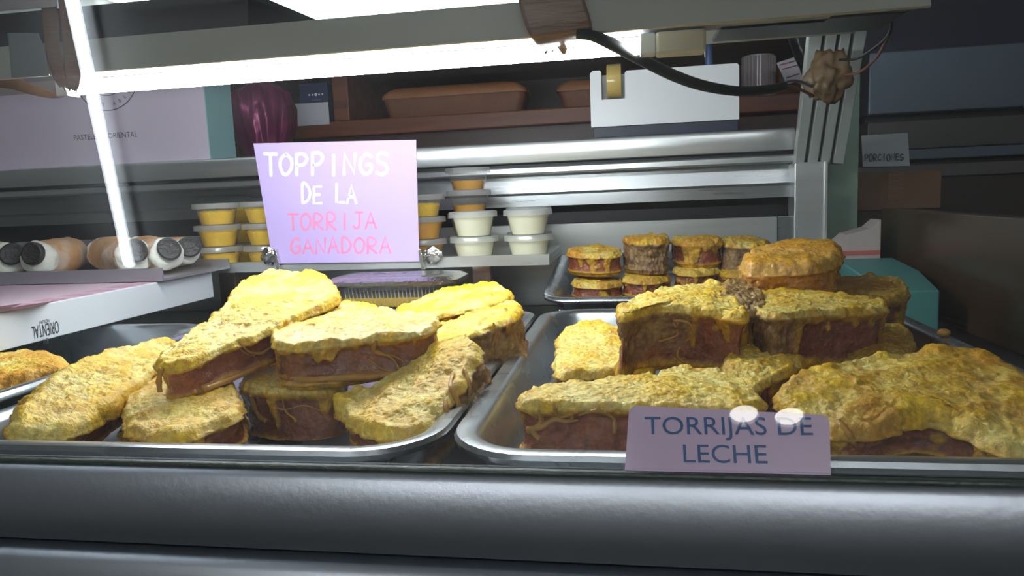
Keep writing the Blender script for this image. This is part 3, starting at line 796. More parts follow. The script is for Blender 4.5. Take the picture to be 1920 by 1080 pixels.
_cup_cache = {}
def cup(x, y, z, kind, label, group, h=0.0285, fill=0.8, s=1.0):
    key = (kind, round(h, 4), round(fill, 2), s)
    r = empty('topping_cup', (x, y, z), label, 'cup', group)
    if key in _cup_cache:
        for src in _cup_cache[key]:
            c = src.copy(); COL.objects.link(c); c.parent = r
        return r
    rb, rt = 0.0215*s, 0.0280*s
    def rr(zz): return rb+(rt-rb)*zz/h
    b = lathe('cup_body', [(0.0008, 0.0012), (rb-0.004, 0.0012), (rb, 0.0), (rr(h*0.5), h*0.5), (rt, h-0.001), (rt+0.0022, h-0.0006), (rt+0.0026, h-0.002)], M['plastic'], (x, y, z), 36, r)
    hf = h*fill; pr = [(0.0006, 0.002), (rb-0.0015, 0.002)]
    for k in range(1, 6): pr.append((rr(hf*k/5)-0.0011, 0.002+(hf-0.003)*k/5))
    if kind == 'lemon': pr += [(rr(hf)-0.004, hf+0.0016), (rt*0.6, hf+0.0004), (rt*0.3, hf+0.0022), (0.0006, hf+0.001)]
    else: pr += [(rr(hf)-0.003, hf-0.0004), (0.0006, hf-0.0008)]
    c = lathe('filling', pr, M[kind], (x, y, z), 36, r)
    if kind == 'lemon':
        me = c.data; co = np.empty(len(me.vertices)*3); me.vertices.foreach_get('co', co); co = co.reshape(-1, 3)
        up = co[:, 2] > hf*0.85
        co[:, 2] += np.where(up, 0.0022*fbm(co, 120, 2, 3), 0); me.vertices.foreach_set('co', co.ravel())
    lr = rt+0.0034
    l = lathe('lid', [(0.0008, h-0.0004), (rt-0.006, h-0.0004), (rt-0.005, h+0.0022), (rt-0.001, h+0.0026), (lr-0.0008, h+0.0022), (lr, h+0.001), (lr, h-0.0042), (lr+0.0006, h-0.0048)], M['plastic_lid'], (x, y, z), 36, r)
    _cup_cache[key] = [b, c, l]
    return r
zt = SZ+0.0032
def stack(pxx, Y, n, kind, labels, group, pitch, h, fill, z0=None):
    x = atY(pxx, 470, Y)[0]
    for k in range(n):
        cup(x, Y, (z0 or zt)+k*pitch, kind[k] if isinstance(kind, (list, tuple)) else kind, labels[k], group, h, fill[k] if isinstance(fill, (list, tuple)) else fill)
G1 = 'lemon topping cups left of the lilac sign'
G2 = 'honey topping cups right of the lilac sign'
G3 = 'cream cups at the right end of the toppings tray'
lv = ['bottom', 'middle', 'top']
stack(413, 0.916, 3, 'lemon', [f'{l} lemon yellow topping cup of the leftmost front stack' for l in lv], G1, 0.0295, 0.0280, [0.7, 0.78, 0.68])
stack(502, 0.918, 3, 'lemon', [f'{l} lemon yellow topping cup in the front stack half hidden by the sign' for l in lv], G1, 0.0295, 0.0280, [0.7, 0.74, 0.74])
stack(448, 0.988, 3, 'lemon', [f'{l} lemon yellow topping cup of the leftmost rear stack' for l in lv], G1, 0.0295, 0.0280, 0.75)
stack(528, 0.990, 3, 'lemon', [f'{l} lemon yellow topping cup in the rear stack behind the sign edge' for l in lv], G1, 0.0295, 0.0280, 0.75)
stack(795, 0.935, 3, ['honey', 'honey', 'lemon'], [f'{l} amber topping cup peeking out right of the sign' for l in lv], G2, 0.0295, 0.0282, [0.8, 0.85, 0.62])
stack(884, 0.992, 4, 'honey', [f'{l} honey topping cup in the tall stack behind the cream cups' for l in ('bottom', 'second lowest', 'second highest', 'topmost')], G2, 0.0308, 0.0292, [0.5, 0.5, 0.42, 0.5])
stack(890, 0.918, 2, 'cream', [f'{l} white cream cup in the stack before the tall honey cups' for l in ('lower', 'upper')], G3, 0.0322, 0.0308, 0.97)
stack(992, 0.918, 2, 'cream', [f'{l} white cream cup in the rightmost front stack' for l in ('lower', 'upper')], G3, 0.0322, 0.0308, 0.97)
stack(994, 0.992, 2, 'cream', [f'{l} white cream cup of the rear stack at the right end' for l in ('lower', 'upper')], G3, 0.0335, 0.0308, 0.97)

# handwriting from strokes
GLY = {
 'T': [[(0, 1), (1, .97)], [(.48, .98), (.55, 0)]], 'O': [[(.5, 1), (.12, .8), (.02, .45), (.25, .06), (.6, .02), (.95, .35), (.92, .75), (.5, 1)]],
 'P': [[(.08, 1), (.1, 0)], [(.05, .97), (.6, 1), (.92, .78), (.65, .5), (.12, .45)]], 'I': [[(.5, 1), (.52, 0)]],
 'N': [[(.08, 0), (.05, 1), (.9, .03), (.92, 1)]], 'G': [[(.92, .88), (.5, 1), (.1, .7), (.08, .3), (.45, 0), (.9, .15), (.92, .48), (.55, .47)]],
 'S': [[(.9, .9), (.45, 1), (.1, .8), (.3, .55), (.75, .45), (.92, .2), (.55, 0), (.08, .1)]], 'D': [[(.1, 0), (.08, 1), (.6, .9), (.95, .5), (.65, .1), (.1, 0)]],
 'E': [[(.9, 1), (.1, .98), (.08, .02), (.95, .03)], [(.1, .52), (.75, .53)]], 'L': [[(.1, 1), (.08, .04), (.9, .02)]],
 'A': [[(.0, 0), (.45, 1), (1, 0)], [(.18, .35), (.8, .36)]], 'R': [[(.08, 0), (.08, 1), (.65, .95), (.85, .72), (.55, .48), (.12, .45), (.95, 0)]],
 'J': [[(.3, 1), (.95, .99)], [(.65, 1), (.66, .2), (.4, 0), (.1, .15)]], 'C': [[(.92, .88), (.5, 1), (.08, .6), (.15, .2), (.55, 0), (.95, .12)]]}
def handwrite(name, text, org, ux, uz, nrm, cw, ch, pitch, width, mat, parent, wob=0.03, seed=0):
    """marker strokes as thin raised ribbons on a sheet; org = lower left corner of the first letter"""
    rr = random.Random(seed); bm = bmesh.new()
    for i, chh in enumerate(text):
        if chh == ' ': continue
        dy = rr.uniform(-wob, wob)*ch; sc = 1+rr.uniform(-wob, wob)*2
        for st in GLY[chh]:
            p = np.array([(i*pitch+q[0]*cw, dy+q[1]*ch*sc) for q in st])
            if len(p) > 2 and chh in 'OGSDPRCJ': p = catmull(p, 4)
            t = np.gradient(p, axis=0); t /= np.linalg.norm(t, axis=1)[:, None]+1e-12
            s = np.stack([-t[:, 1], t[:, 0]], 1)*width/2
            e0 = p[0]-t[0]*width*0.4; e1 = p[-1]+t[-1]*width*0.4
            p = np.vstack([[e0], p, [e1]]); s = np.vstack([s[:1]*0.6, s, s[-1:]*0.6])
            rows = []
            for q, w in zip(p, s):
                a = org+ux*(q[0]-w[0])+uz*(q[1]-w[1])+nrm*0.0004; b = org+ux*(q[0]+w[0])+uz*(q[1]+w[1])+nrm*0.0004
                rows.append((bm.verts.new(a.tolist()), bm.verts.new(b.tolist())))
            for k in range(len(rows)-1):
                bm.faces.new((rows[k][0], rows[k+1][0], rows[k+1][1], rows[k][1]))
    return bmobj(name, bm, mat, parent)
def printed(name, text, org, ux, uz, nrm, size, mat, parent, align='CENTER', space=1.0, squash=1.0):
    cu = bpy.data.curves.new(name, 'FONT'); cu.body = text; cu.size = size; cu.align_x = align; cu.space_character = space
    cu.resolution_u = 4
    tmp = bpy.data.objects.new(name, cu); COL.objects.link(tmp)
    dg = bpy.context.evaluated_depsgraph_get()
    me = tmp.evaluated_get(dg).to_mesh()
    v = np.array([q.co[:] for q in me.vertices]); f = [list(q.vertices) for q in me.polygons]
    tmp.evaluated_get(dg).to_mesh_clear()
    bpy.data.objects.remove(tmp); bpy.data.curves.remove(cu)
    W = org+v[:, :1]*squash*ux+v[:, 1:2]*uz+nrm*0.0004
    return meshobj(name, W, f, mat, parent)
def unit(v): return v/np.linalg.norm(v)

M['lilac'] = mat_plain('lilac_card', (0.58, 0.45, 0.86), 0.6, 0, 0.03, 6)
M['chalk'] = mat_plain('white_marker', (0.92, 0.92, 0.94), 0.6, 0, 0.05)
M['pinkpen'] = mat_plain('pink_marker', (0.93, 0.30, 0.52), 0.6, 0, 0.12, 200)
S = [atY(512, 494, .876), atY(786, 490, .876), atY(780, 262, .871), atY(475, 269, .871)]
sg = empty('topping_sign', (S[0]+S[1])/2, 'lilac card sign lettered TOPPINGS DE LA TORRIJA GANADORA', 'sign')
sn = unit(np.cross(S[1]-S[0], S[3]-S[0])); sn = sn if sn[1] < 0 else -sn
hexa('card', [S[0], S[1], S[1]-sn*0.0012, S[0]-sn*0.0012, S[3], S[2], S[2]-sn*0.0012, S[3]-sn*0.0012], M['lilac'], sg)
def onplane(x, y, p0, n): d = ray(x, y); return CP+d*(((p0-CP)@n)/(d@n))
def sign_line(text, x0, y0, x1, y1, hpx, mat, wid, seed):
    a = onplane(x0, y0, S[0], sn); b = onplane(x1, y1, S[0], sn); up = onplane(x0, y0-hpx, S[0], sn)
    n = len(text); W = np.linalg.norm(b-a); pitch = W/(n-0.22)
    handwrite('lettering', text, a, unit(b-a), unit(up-a), sn, pitch*0.78, np.linalg.norm(up-a), pitch, wid, mat, sg, 0.03, seed)
sign_line('TOPPINGS', 496, 328, 728, 327, 39, M['chalk'], 0.0046, 1)
sign_line('DE LA', 566, 381, 668, 381, 34, M['chalk'], 0.0038, 2)
sign_line('TORRIJA', 540, 431, 705, 429, 30, M['pinkpen'], 0.0030, 3)
sign_line('GANADORA', 545, 475, 732, 474, 29, M['pinkpen'], 0.0030, 4)
for (cx, cy, nm) in ((522, 481, 'left'), (793, 481, 'right')):
    p = atY(cx, cy, 0.874)
    cl = empty('sign_clip', p, f'shiny metal clip holding the {nm} bottom corner of the lilac sign', 'clip', 'sign clips on the toppings tray')
    hexa('jaw', [p+np.array(q) for q in ((-0.002, -0.004, -0.016), (0.003, -0.004, -0.016), (0.003, 0.008, -0.016), (-0.002, 0.008, -0.016), (-0.005, -0.004, 0.010), (-0.001, -0.004, 0.010), (-0.001, 0.008, 0.010), (-0.005, 0.008, 0.010))], M['silver_clip'], cl, 0.0008)
    sgx = 1 if nm == 'right' else -1
    bm = bmesh.new(); bmesh.ops.create_icosphere(bm, subdivisions=3, radius=0.0105)
    for v in bm.verts:
        k = 1+0.22*sin(v.co.x*900)*cos(v.co.z*700+v.co.y*500)
        v.co = Vector((v.co.x*k*1.15+p[0]+sgx*0.013, v.co.y*0.55+p[1]+0.002, v.co.z*k+p[2]+0.001))
    bmobj('knob', bm, M['silver_clip'], cl)

# clear lidded tub behind the left pile
tx0, tx1 = atY(622, 580, 0.80)[0], atY(848, 580, 0.80)[0]
tub = empty('plastic_tub', ((tx0+tx1)/2, 0.835, 0.9993), 'clear ribbed plastic tub with shiny lid behind the left pile', 'tub')
def loops_mesh(name, loops, mat, parent, cap0=False, cap1=False, smooth=True):
    n = len(loops[0]); v = [q for l in loops for q in l]; f = []
    for i in range(len(loops)-1):
        for k in range(n): f.append([i*n+k, i*n+(k+1) % n, (i+1)*n+(k+1) % n, (i+1)*n+k])
    if cap0: f.append(list(range(n))[::-1])
    if cap1: f.append([(len(loops)-1)*n+k for k in range(n)])
    o = meshobj(name, v, f, mat, parent)
    if smooth: shade_auto(o, 40)
    return o
def rl(i, z, x0=tx0, x1=tx1, y0=0.795, y1=0.872, r=0.02, n=6): return [(p[0], p[1], z) for p in rrect(x0+i, x1-i, y0+i, y1-i, r, n)]
loops_mesh('tub_body', [rl(0.006, 1.0), rl(0.0, 1.026)], M['plastic'], tub, cap0=True)
loops_mesh('filling', [rl(0.0075, 1.0015), rl(0.005, 1.012), rl(0.02, 1.0135)], M['lemon'], tub, True, True)
loops_mesh('lid', [rl(-0.004, 1.0255), rl(-0.007, 1.028), rl(-0.007, 1.032), rl(0.0, 1.036), rl(0.012, 1.0365), rl(0.016, 1.034)], M['silver_clip'], tub, False, True)
for k in range(24):
    x = tx0+0.02+(tx1-tx0-0.04)*k/23
    tube('rib', [(x, 0.800, 1.0015), (x, 0.7945, 1.025)], 0.0007, M['plastic_lid'], tub, 5, 1)
box('tub_rest', (tx0+0.01, 0.80, 0.962), (tx1-0.01, 0.868, 0.999), M['steel_dark'], None, 0.002)
tag(bpy.data.objects['tub_rest'], 'dark block under the clear plastic tub', 'block')

# lilac name card standing against the glass
M['namecard'] = mat_plain('pink_name_card', (0.86, 0.63, 0.86), 0.28, 0, 0.02, 6)
M['blueink'] = mat_plain('blue_print', (0.008, 0.10, 0.34), 0.4, 0, 0.05)
gq = GP+gu*0.003-gn*0.0065
def glassplane(x, y): return onplane(x, y, gq, gn)
K = [glassplane(1171, 887), glassplane(1558, 893), glassplane(1555, 778), glassplane(1180, 760)]
kc = empty('name_card', (K[0]+K[1])/2, 'pink name card printed TORRIJAS DE LECHE in blue, against the glass', 'sign')
corner = []
P2k = [K[0], K[1], K[2], K[3]]
poly = [K[0], K[1]]
for (c0, prev, nx) in ((K[2], K[1], K[3]), (K[3], K[2], K[0])):
    e1 = unit(prev-c0); e2 = unit(nx-c0)
    for t in np.linspace(0, 1, 6):
        a = t*pi/2; poly.append(c0+e1*0.0038*(1-sin(a))+e2*0.0038*(1-cos(a)))
n = len(poly); vv = [q for q in poly]+[q-gn*0.0012 for q in poly]
meshobj('card', vv, [list(range(n))]+[[n+i for i in range(n)][::-1]]+[[i, n+i, n+(i+1) % n, (i+1) % n] for i in range(n)], M['namecard'], kc)
kx = unit(K[1]-K[0]); kz = unit(np.cross(kx, gn)); kz = kz if kz[2] > 0 else -kz
def card_text(t, xc, yb, x0, x1):
    o = printed('lettering', t, glassplane(xc, yb), kx, kz, gn, 0.0118, M['blueink'], kc)
    me = o.data; co = np.empty(len(me.vertices)*3); me.vertices.foreach_get('co', co); co = co.reshape(-1, 3)
    base = glassplane(xc, yb)-wloc(kc)
    L = (co-base)@kx; want = np.linalg.norm(glassplane(x1, yb)-glassplane(x0, yb)); have = L.max()-L.min()
    co += np.outer(L*(want/have-1)+( - (L.max()+L.min())/2*want/have), kx); me.vertices.foreach_set('co', co.ravel()); me.update()
card_text('TORRIJAS DE', 1364, 815, 1207, 1522)
card_text('LECHE', 1360, 868, 1282, 1439)

# ------------------------------------------------------------------ tube light taped under the hood
tl = atY(138, 168, 0.60); tr = atY(1200, 82, 0.60); tz = (tl[2]+tr[2])/2
lamp = empty('tube_lamp', ((tl[0]+tr[0])/2, 0.60, tz), 'lit white tube lamp taped under the case hood', 'lamp')
tube('glowing_tube', [(tl[0], 0.60, tz), (tr[0], 0.60, tz)], 0.0066, M['tube'], lamp, 16, 1)
box('end_cap', (tr[0], 0.592, tz-0.008), (tr[0]+0.012, 0.608, tz+0.008), M['white'], lamp, 0.001)
box('end_cap', (tl[0]-0.012, 0.592, tz-0.008), (tl[0], 0.608, tz+0.008), M['white'], lamp, 0.001)
M['cream_plastic'] = mat_plain('aged_cream_plastic', (0.62, 0.60, 0.52), 0.45, 0, 0.08, 20)
box('lamp_holder', (tr[0]+0.0122, 0.590, tz-0.009), (tr[0]+0.050, 0.610, tz+0.008), M['cream_plastic'], lamp, 0.002)

def sheet(name, left, right, mat, label, cat='tape', nx=14, ny=24, thick=0.0005, wr=0.0010, seed=0, parent=None, frays=0, group=None):
    """a strip of tape or paper between two edge curves of 3D points"""
    a = catmull(left, 8); b = catmull(right, 8)
    ia = np.linspace(0, 1, ny)
    A = np.stack([np.interp(ia, np.linspace(0, 1, len(a)), a[:, k]) for k in range(3)], 1)
    B = np.stack([np.interp(ia, np.linspace(0, 1, len(b)), b[:, k]) for k in range(3)], 1)
    V = []
    for i in range(ny):
        for j in range(nx):
            t = j/(nx-1); V.append(A[i]*(1-t)+B[i]*t)
    V = np.array(V)
    w = fbm(V*np.array([1, 1, 0.4]), 120, 2, seed)*wr
    V[:, 1] -= np.abs(w)
    if frays:
        rr = random.Random(seed)
        for j in range(nx):
            d = rr.uniform(-1, 1)*frays
            for i in (ny-1, ny-2): V[i*nx+j, 2] += d*(1 if i == ny-1 else 0.4)
    n = len(V); V2 = V+np.array([0, thick, 0])
    f = []
    for i in range(ny-1):
        for j in range(nx-1):
            q = [i*nx+j, i*nx+j+1, (i+1)*nx+j+1, (i+1)*nx+j]
            f.append(q); f.append([n+k for k in q][::-1])
    rim = [j for j in range(nx)]+[i*nx+nx-1 for i in range(1, ny)]+[(ny-1)*nx+j for j in range(nx-2, -1, -1)]+[i*nx for i in range(ny-2, 0, -1)]
    for k in range(len(rim)):
        p, q = rim[k], rim[(k+1) % len(rim)]; f.append([q, p, n+p, n+q])
    o = meshobj(name, np.vstack([V, V2]), f, mat, parent, True)
    if parent is None: tag(o, label, cat, group)
    return o
def seq(*q): return [atY(*k) for k in q]
sheet('packing_tape', seq((968, -25, .556), (972, 0, .554), (984, 45, .552), (1000, 76, .553), (1022, 98, .588)), seq((1092, -25, .556), (1096, 0, .554), (1107, 35, .552), (1110, 58, .553), (1105, 86, .588)),
      M['tape'], 'brown packing tape over the hood at the right part of the tube lamp', seed=3, frays=0.004, group='brown packing tape strips')
sheet('packing_tape', seq((70, -25, .562), (78, 20, .556), (85, 90, .553), (98, 140, .553), (112, 165, .588)), seq((100, -25, .562), (108, 20, .556), (113, 90, .553), (124, 140, .553), (132, 170, .588)),
      M['tape'], 'narrow brown tape strip left of the lamp end', seed=5, frays=0.002, group='brown packing tape strips')
sheet('packing_tape', seq((104, -25, .560), (112, 20, .5545), (118, 90, .5515), (122, 140, .5515), (128, 166, .586)), seq((150, -25, .560), (152, 20, .5545), (155, 90, .5515), (152, 140, .5515), (146, 170, .586)),
      M['tape'], 'broad brown tape strip over the left end of the tube lamp', seed=7, frays=0.002, group='brown packing tape strips')
sheet('packing_tape', seq((-40, 128, .585), (15, 140, .585), (60, 158, .588), (100, 172, .592), (135, 172, .596)), seq((-40, 165, .585), (15, 166, .585), (60, 178, .588), (100, 184, .592), (135, 178, .596)),
      M['tape'], 'twisted brown tape strand sagging left of the tube lamp', seed=9, group='brown packing tape strips')
M['dimcard'] = mat_plain('pale_grey_card', (0.30, 0.29, 0.31), 0.6, 0, 0.05)
M['greycard'] = mat_plain('grey_card', (0.17, 0.20, 0.21), 0.6, 0, 0.06)
sheet('grey_card', seq((14, 62, .553), (18, 100, .553), (22, 146, .553)), seq((72, 62, .553), (85, 100, .553), (92, 142, .553)), M['greycard'], 'grey card patch stuck on the hood left of the brown tapes', 'card', wr=0.0003)

sheet('pale_card', seq((-40, -40, .5515), (-40, -10, .5515), (-40, 24, .5515)), seq((108, -40, .5515), (108, -15, .5515), (104, 13, .5515)), M['dimcard'], 'pale grey card at the top left corner above the grey card patch', 'card', wr=0.0003)
# black cable, taped joint and thin wires
M['cable'] = mat_plain('black_cable', (0.012, 0.013, 0.012), 0.5, spec=0.15)
cb = empty('power_cable', atY(1275, 130, 0.66), 'black power cable hanging from the hood to the taped joint', 'cable')
tube('cable', seq((1082, 64, .550), (1110, 67, .551), (1150, 84, .575), (1200, 110, .62), (1262, 141, .66), (1320, 161, .70), (1385, 171, .76), (1440, 168, .82), (1470, 162, .86)),
     [0.0035, 0.0040, 0.0048, 0.005, 0.005, 0.005, 0.005, 0.005, 0.0052], M['cable'], cb, 10)
M['wire_blue'] = mat_plain('blue_wire', (0.10, 0.11, 0.16), 0.4); M['wire_brown'] = mat_plain('brown_wire', (0.16, 0.07, 0.05), 0.6, spec=0.15)
tube('wire', seq((1466, 160, .86), (1480, 152, .88), (1500, 153, .90), (1522, 162, .92)), 0.0017, M['wire_blue'], cb)
tube('wire', seq((1466, 165, .86), (1485, 162, .88), (1505, 170, .90), (1525, 180, .92)), 0.0017, M['wire_brown'], cb)
tube('wire', seq((1575, 112, .90), (1605, 110, .86), (1640, 90, .80), (1668, 62, .72), (1672, 20, .65)), 0.0015, M['cable'], cb)
tube('wire', seq((1580, 140, .90), (1610, 136, .87), (1640, 112, .82), (1655, 88, .78), (1668, 60, .72)), 0.0015, M['wire_brown'], cb)
M['joint'] = mat_plain('tan_tape_joint', (0.15, 0.095, 0.045), 0.45, 0, 0.4, 60, 0.5, 120)
jc = atY(1552, 142, 0.925)
bm = bmesh.new(); bmesh.ops.create_icosphere(bm, subdivisions=4, radius=1)
for v in bm.verts:
    c = np.array([v.co[:]]); k = 1+0.55*fbm(c, 1.7, 3, 5)[0]+0.20*fbm(c, 5, 2, 8)[0]
    v.co = Vector((jc[0]+v.co.x*0.023*k+v.co.z*0.003, jc[1]+v.co.y*0.012*k, jc[2]+v.co.z*0.031*k))
tag(bmobj('taped_joint', bm, M['joint'], None, True), 'lumpy brown tape joint on the slanted aluminium frame', 'tape')

# ------------------------------------------------------------------ left side: carton, cannoli tray
M['carton'] = mat_plain('white_carton', (0.66, 0.70, 0.74), 0.55, 0, 0.03)
M['carton_pink'] = mat_plain('pale_pink_print', (0.66, 0.50, 0.60), 0.55, 0, 0.04)
M['carton_pink2'] = mat_plain('pink_square_print', (0.58, 0.33, 0.43), 0.55, 0, 0.05)
M['carton_brown'] = mat_plain('brown_print', (0.16, 0.08, 0.085), 0.55, 0, 0.05)
M['ink'] = mat_plain('black_print', (0.03, 0.035, 0.05), 0.5)
BXR, bz0, bz1 = -0.535, 1.011, 1.0437
car = empty('pastry_carton', (-0.72, 0.63, bz0), 'flat white pastry carton with pink checked top under the cannoli tray', 'carton')
box('carton_body', (-0.90, 0.42, bz0), (BXR, 0.845, bz1), M['carton'], car, 0.0008)
box('top_print', (-0.899, 0.421, bz1), (BXR-0.001, 0.844, bz1+0.0003), M['carton_pink'], car)
for k in range(13):
    y0 = 0.43+k*0.032
    for c in range(1):
        x1 = BXR-0.003
        v = [(x1-0.026, y0, bz1+0.0005), (x1, y0, bz1+0.0005), (x1, y0+0.021, bz1+0.0005), (x1-0.026, y0+0.021, bz1+0.0005)]
        meshobj('printed_square', v, [[0, 1, 2, 3]], M['carton_pink2'], car)
for (px_, py_, w) in ((45, 575, 0.009), (-20, 580, 0.012)):
    c = atZ(px_, py_, bz1+0.0006)
    meshobj('printed_patch', [c+np.array(q) for q in ((-w, -0.03, 0), (w*0.6, -0.035, 0), (w*1.5, 0.0, 0), (0, 0.035, 0), (-w*0.9, 0.01, 0))], [[0, 1, 2, 3, 4]], M['carton_brown'], car)
ex = np.array([1.0, 0, 0])
def side_text(t, px_, py_, size, squash=1.0):
    p = atX(px_, py_, BXR); printed('lettering', t, p, np.array([0, -1.0, 0]), np.array([0, 0, -1.0]), ex, size, M['ink'], car, squash=squash)
side_text('ORIENTAL', 84, 607, 0.0165, 0.40)
side_text('PASTELERIA', 82, 600, 0.0042, 0.55)
side_text('EN', 85, 634, 0.008, 0.6)

M['sheetmetal'] = mat_plain('cannoli_tray_metal', (0.60, 0.61, 0.66), 0.35, 0.85, 0.06, 10)
cx1 = atY(305, 530, 0.735)[0]; cz = bz1+0.0012
ct = prism('cannoli_tray', [(0.735, cz), (0.735, cz+0.0145), (0.7375, cz+0.015), (0.738, cz+0.003), (0.872, cz+0.003), (0.8725, cz+0.013), (0.875, cz+0.0125), (0.875, cz)], 0, -0.98, cx1, M['sheetmetal'])
tag(ct, 'shallow metal tray of cannoli lying on the white carton', 'tray')

M['shell'] = mat_plain('cannolo_shell', (0.68, 0.40, 0.19), 0.55, 0, 0.35, 45, 0.4, 160)
nt = M['shell'].node_tree    # dusting of icing sugar
pb_ = nt.nodes['Principled BSDF']; src = pb_.inputs['Base Color'].links[0].from_socket
ns = nt.nodes.new('ShaderNodeTexNoise'); ns.inputs['Scale'].default_value = 30; ns.inputs['Detail'].default_value = 6
tcx = nt.nodes.new('ShaderNodeTexCoord'); nt.links.new(tcx.outputs['Object'], ns.inputs['Vector'])
mrr = nt.nodes.new('ShaderNodeMapRange'); mrr.inputs['From Min'].default_value = 0.48; mrr.inputs['From Max'].default_value = 0.68; mrr.inputs['To Max'].default_value = 0.7
nt.links.new(ns.outputs['Fac'], mrr.inputs['Value'])
mxx = nt.nodes.new('ShaderNodeMix'); mxx.data_type = 'RGBA'; nt.links.new(mrr.outputs[0], mxx.inputs['Factor']); nt.links.new(src, mxx.inputs['A']); mxx.inputs['B'].default_value = (0.85, 0.80, 0.76, 1)
nt.links.new(mxx.outputs['Result'], pb_.inputs['Base Color'])
M['ricotta'] = mat_plain('cream_with_crumbs', (0.80, 0.80, 0.72), 0.6, 0, 0.10, 160, 0.4, 200)
M['cookie'] = mat_plain('black_cookie', (0.016, 0.014, 0.015), 0.5, 0, 0.5, 220, 0.7, 300)
def cannolo(p_back, p_front, r, label, seed):
    a = np.array(p_back); b = np.array(p_front); d = unit(b-a); Lh = np.linalg.norm(b-a)
    rt = empty('cannolo', (a+b)/2-np.array([0, 0, r]), label, 'cannolo', 'cannoli on the tray at the left')
    side = unit(np.cross(d, [0, 0, 1])); up = np.cross(side, d)
    n, m = 48, 34; V = []; Fq = []
    for i in range(m):
        t = i/(m-1); rr = r*(0.86+0.22*sin(pi*(0.15+0.75*t)))
        for k in range(n):
            an = 2*pi*k/n
            spiral = 0.10*((k/n+0.12*sin(5*t)) % 1.0)       # rolled edge steps over itself
            V.append(a+d*(Lh*t)+(side*cos(an)+up*sin(an))*rr*(0.95+spiral))
    V = np.array(V); V += np.stack([fbm(V-a, 70, 3, seed+k)*0.0016 for k in range(3)], 1)
    for i in range(m-1):
        for k in range(n): Fq.append([i*n+k, i*n+(k+1) % n, (i+1)*n+(k+1) % n, (i+1)*n+k])
    meshobj('shell', V, Fq, M['shell'], rt, True)
    for (c, dd, s) in ((b, d, 1), (a, -d, 0)):
        bm = bmesh.new(); bmesh.ops.create_icosphere(bm, subdivisions=4, radius=1)
        for v in bm.verts:
            q = side*v.co.x*r*0.99+up*v.co.y*r*0.99+dd*v.co.z*r*0.62
            q = q*(1+0.10*fbm(np.array([q]), 140, 2, seed)[0])
            v.co = Vector((c-dd*0.004+q).tolist())
        ce = bmobj('cream_end', bm, M['ricotta'], rt, True)
        if s: cream_front = ce
    # half cookie pressed into the front end
    fr = unit(d*0.85+np.array([0.05, -0.45, 0.15])); s2 = unit(np.cross(fr, [0, 0, 1])); u2 = np.cross(s2, fr)
    cc = b+d*r*0.50+up*r*0.34+fr*0.002
    pr = []
    N = 30
    for k in range(N):
        an = 2*pi*k/N; rad = 0.0132*(1+0.02*sin(15*an)+0.06*sin(2*an+seed))
        pr.append((cos(an)*rad, sin(an)*rad))
    V = [cc+s2*p+u2*q-fr*0.006 for p, q in pr]+[cc+s2*p+u2*q+fr*0.0005 for p, q in pr]+[cc+s2*p*.85+u2*q*.85+fr*0.0015 for p, q in pr]+[cc+s2*p*.55+u2*q*.55+fr*0.0008 for p, q in pr]
    Fq = []
    for i in range(3):
        for k in range(N): Fq.append([i*N+k, i*N+(k+1) % N, (i+1)*N+(k+1) % N, (i+1)*N+k])
    Fq.append([3*N+k for k in range(N)])
    meshobj('cookie', V, Fq, M['cookie'], cream_front)
    return rt
cr_ = 0.0215; zz = cz+0.0035+cr_*1.1
def cz_(p): q = np.array(p); q[2] = zz; return q
cannolo(cz_(atY(-60, 470, .862)), cz_(atY(18, 485, .768)), cr_, 'sugar dusted cannolo cut by the left picture edge, grey cookie in its end', 41)
cannolo(cz_(atY(136, 470, .856)), cz_(atY(72, 488, .770)), cr_, 'cannolo with its cream end turned to the left', 42)
cannolo(cz_(atY(196, 480, .850)), cz_(atY(252, 487, .764)), cr_, 'cannolo with a black cookie end in front of the light streak', 43)
cannolo(cz_(atY(262, 470, .858)), cz_(atY(314, 482, .782)), cr_*0.92, 'cannolo with a tilted black cookie end, second from the topping cups', 44)
cannolo(cz_(atY(322, 470, .862)), cz_(atY(351, 474, .826)), cr_*0.78, 'cannolo with black cookie end right next to the topping cups', 45)

# ------------------------------------------------------------------ things on the back counter
ZC = zb(243)+0.0004
M['bagpink'] = mat_plain('pale_pink_box', (0.66, 0.58, 0.72), 0.6, 0, 0.03, 5)
M['teal'] = mat_plain('teal_side', (0.30, 0.54, 0.57), 0.55, 0, 0.05, 8)
bx1 = atY(388, 230, 1.08)[0]
bb = empty('cake_box', (bx1-0.25, 1.12, ZC), 'large pale pink cake box with teal side on the back counter', 'box')
box('box_body', (bx1-0.50, 1.081, ZC), (bx1-0.0012, 1.157, ZC+0.17), M['bagpink'], bb, 0.001)
box('teal_side_panel', (bx1-0.001, 1.0805, ZC), (bx1+0.0008, 1.1575, ZC+0.17), M['teal'], bb)
fy = 1.081
def ffront(px_, py_): return atY(px_, py_, fy-0.0004)
xh = np.array([1.0, 0, 0]); zh = np.array([0, 0, 1.0]); yn = np.array([0, -1.0, 0])
t1 = printed('lettering', 'PASTELER\u00cdA ORIENTAL', ffront(198, 260), xh, zh, yn, 0.0125, M['ink'], bb, squash=0.92)
lc = ffront(197, 138); lr_ = np.linalg.norm(ffront(197, 208)-lc)
for nm, ra, rb_ in (('logo_ring', lr_, lr_*0.975), ('logo_inner_ring', lr_*0.60, lr_*0.585)):
    V = []; Fq = []
    for k in range(64):
        an = 2*pi*k/64
        for rr in (ra, rb_): V.append(lc+np.array([cos(an)*rr, -0.0003, sin(an)*rr]))
    for k in range(64): Fq.append([2*k, 2*k+1, (2*k+3) % 128, (2*k+2) % 128])
    meshobj(nm, V, Fq, M['ink'], bb)
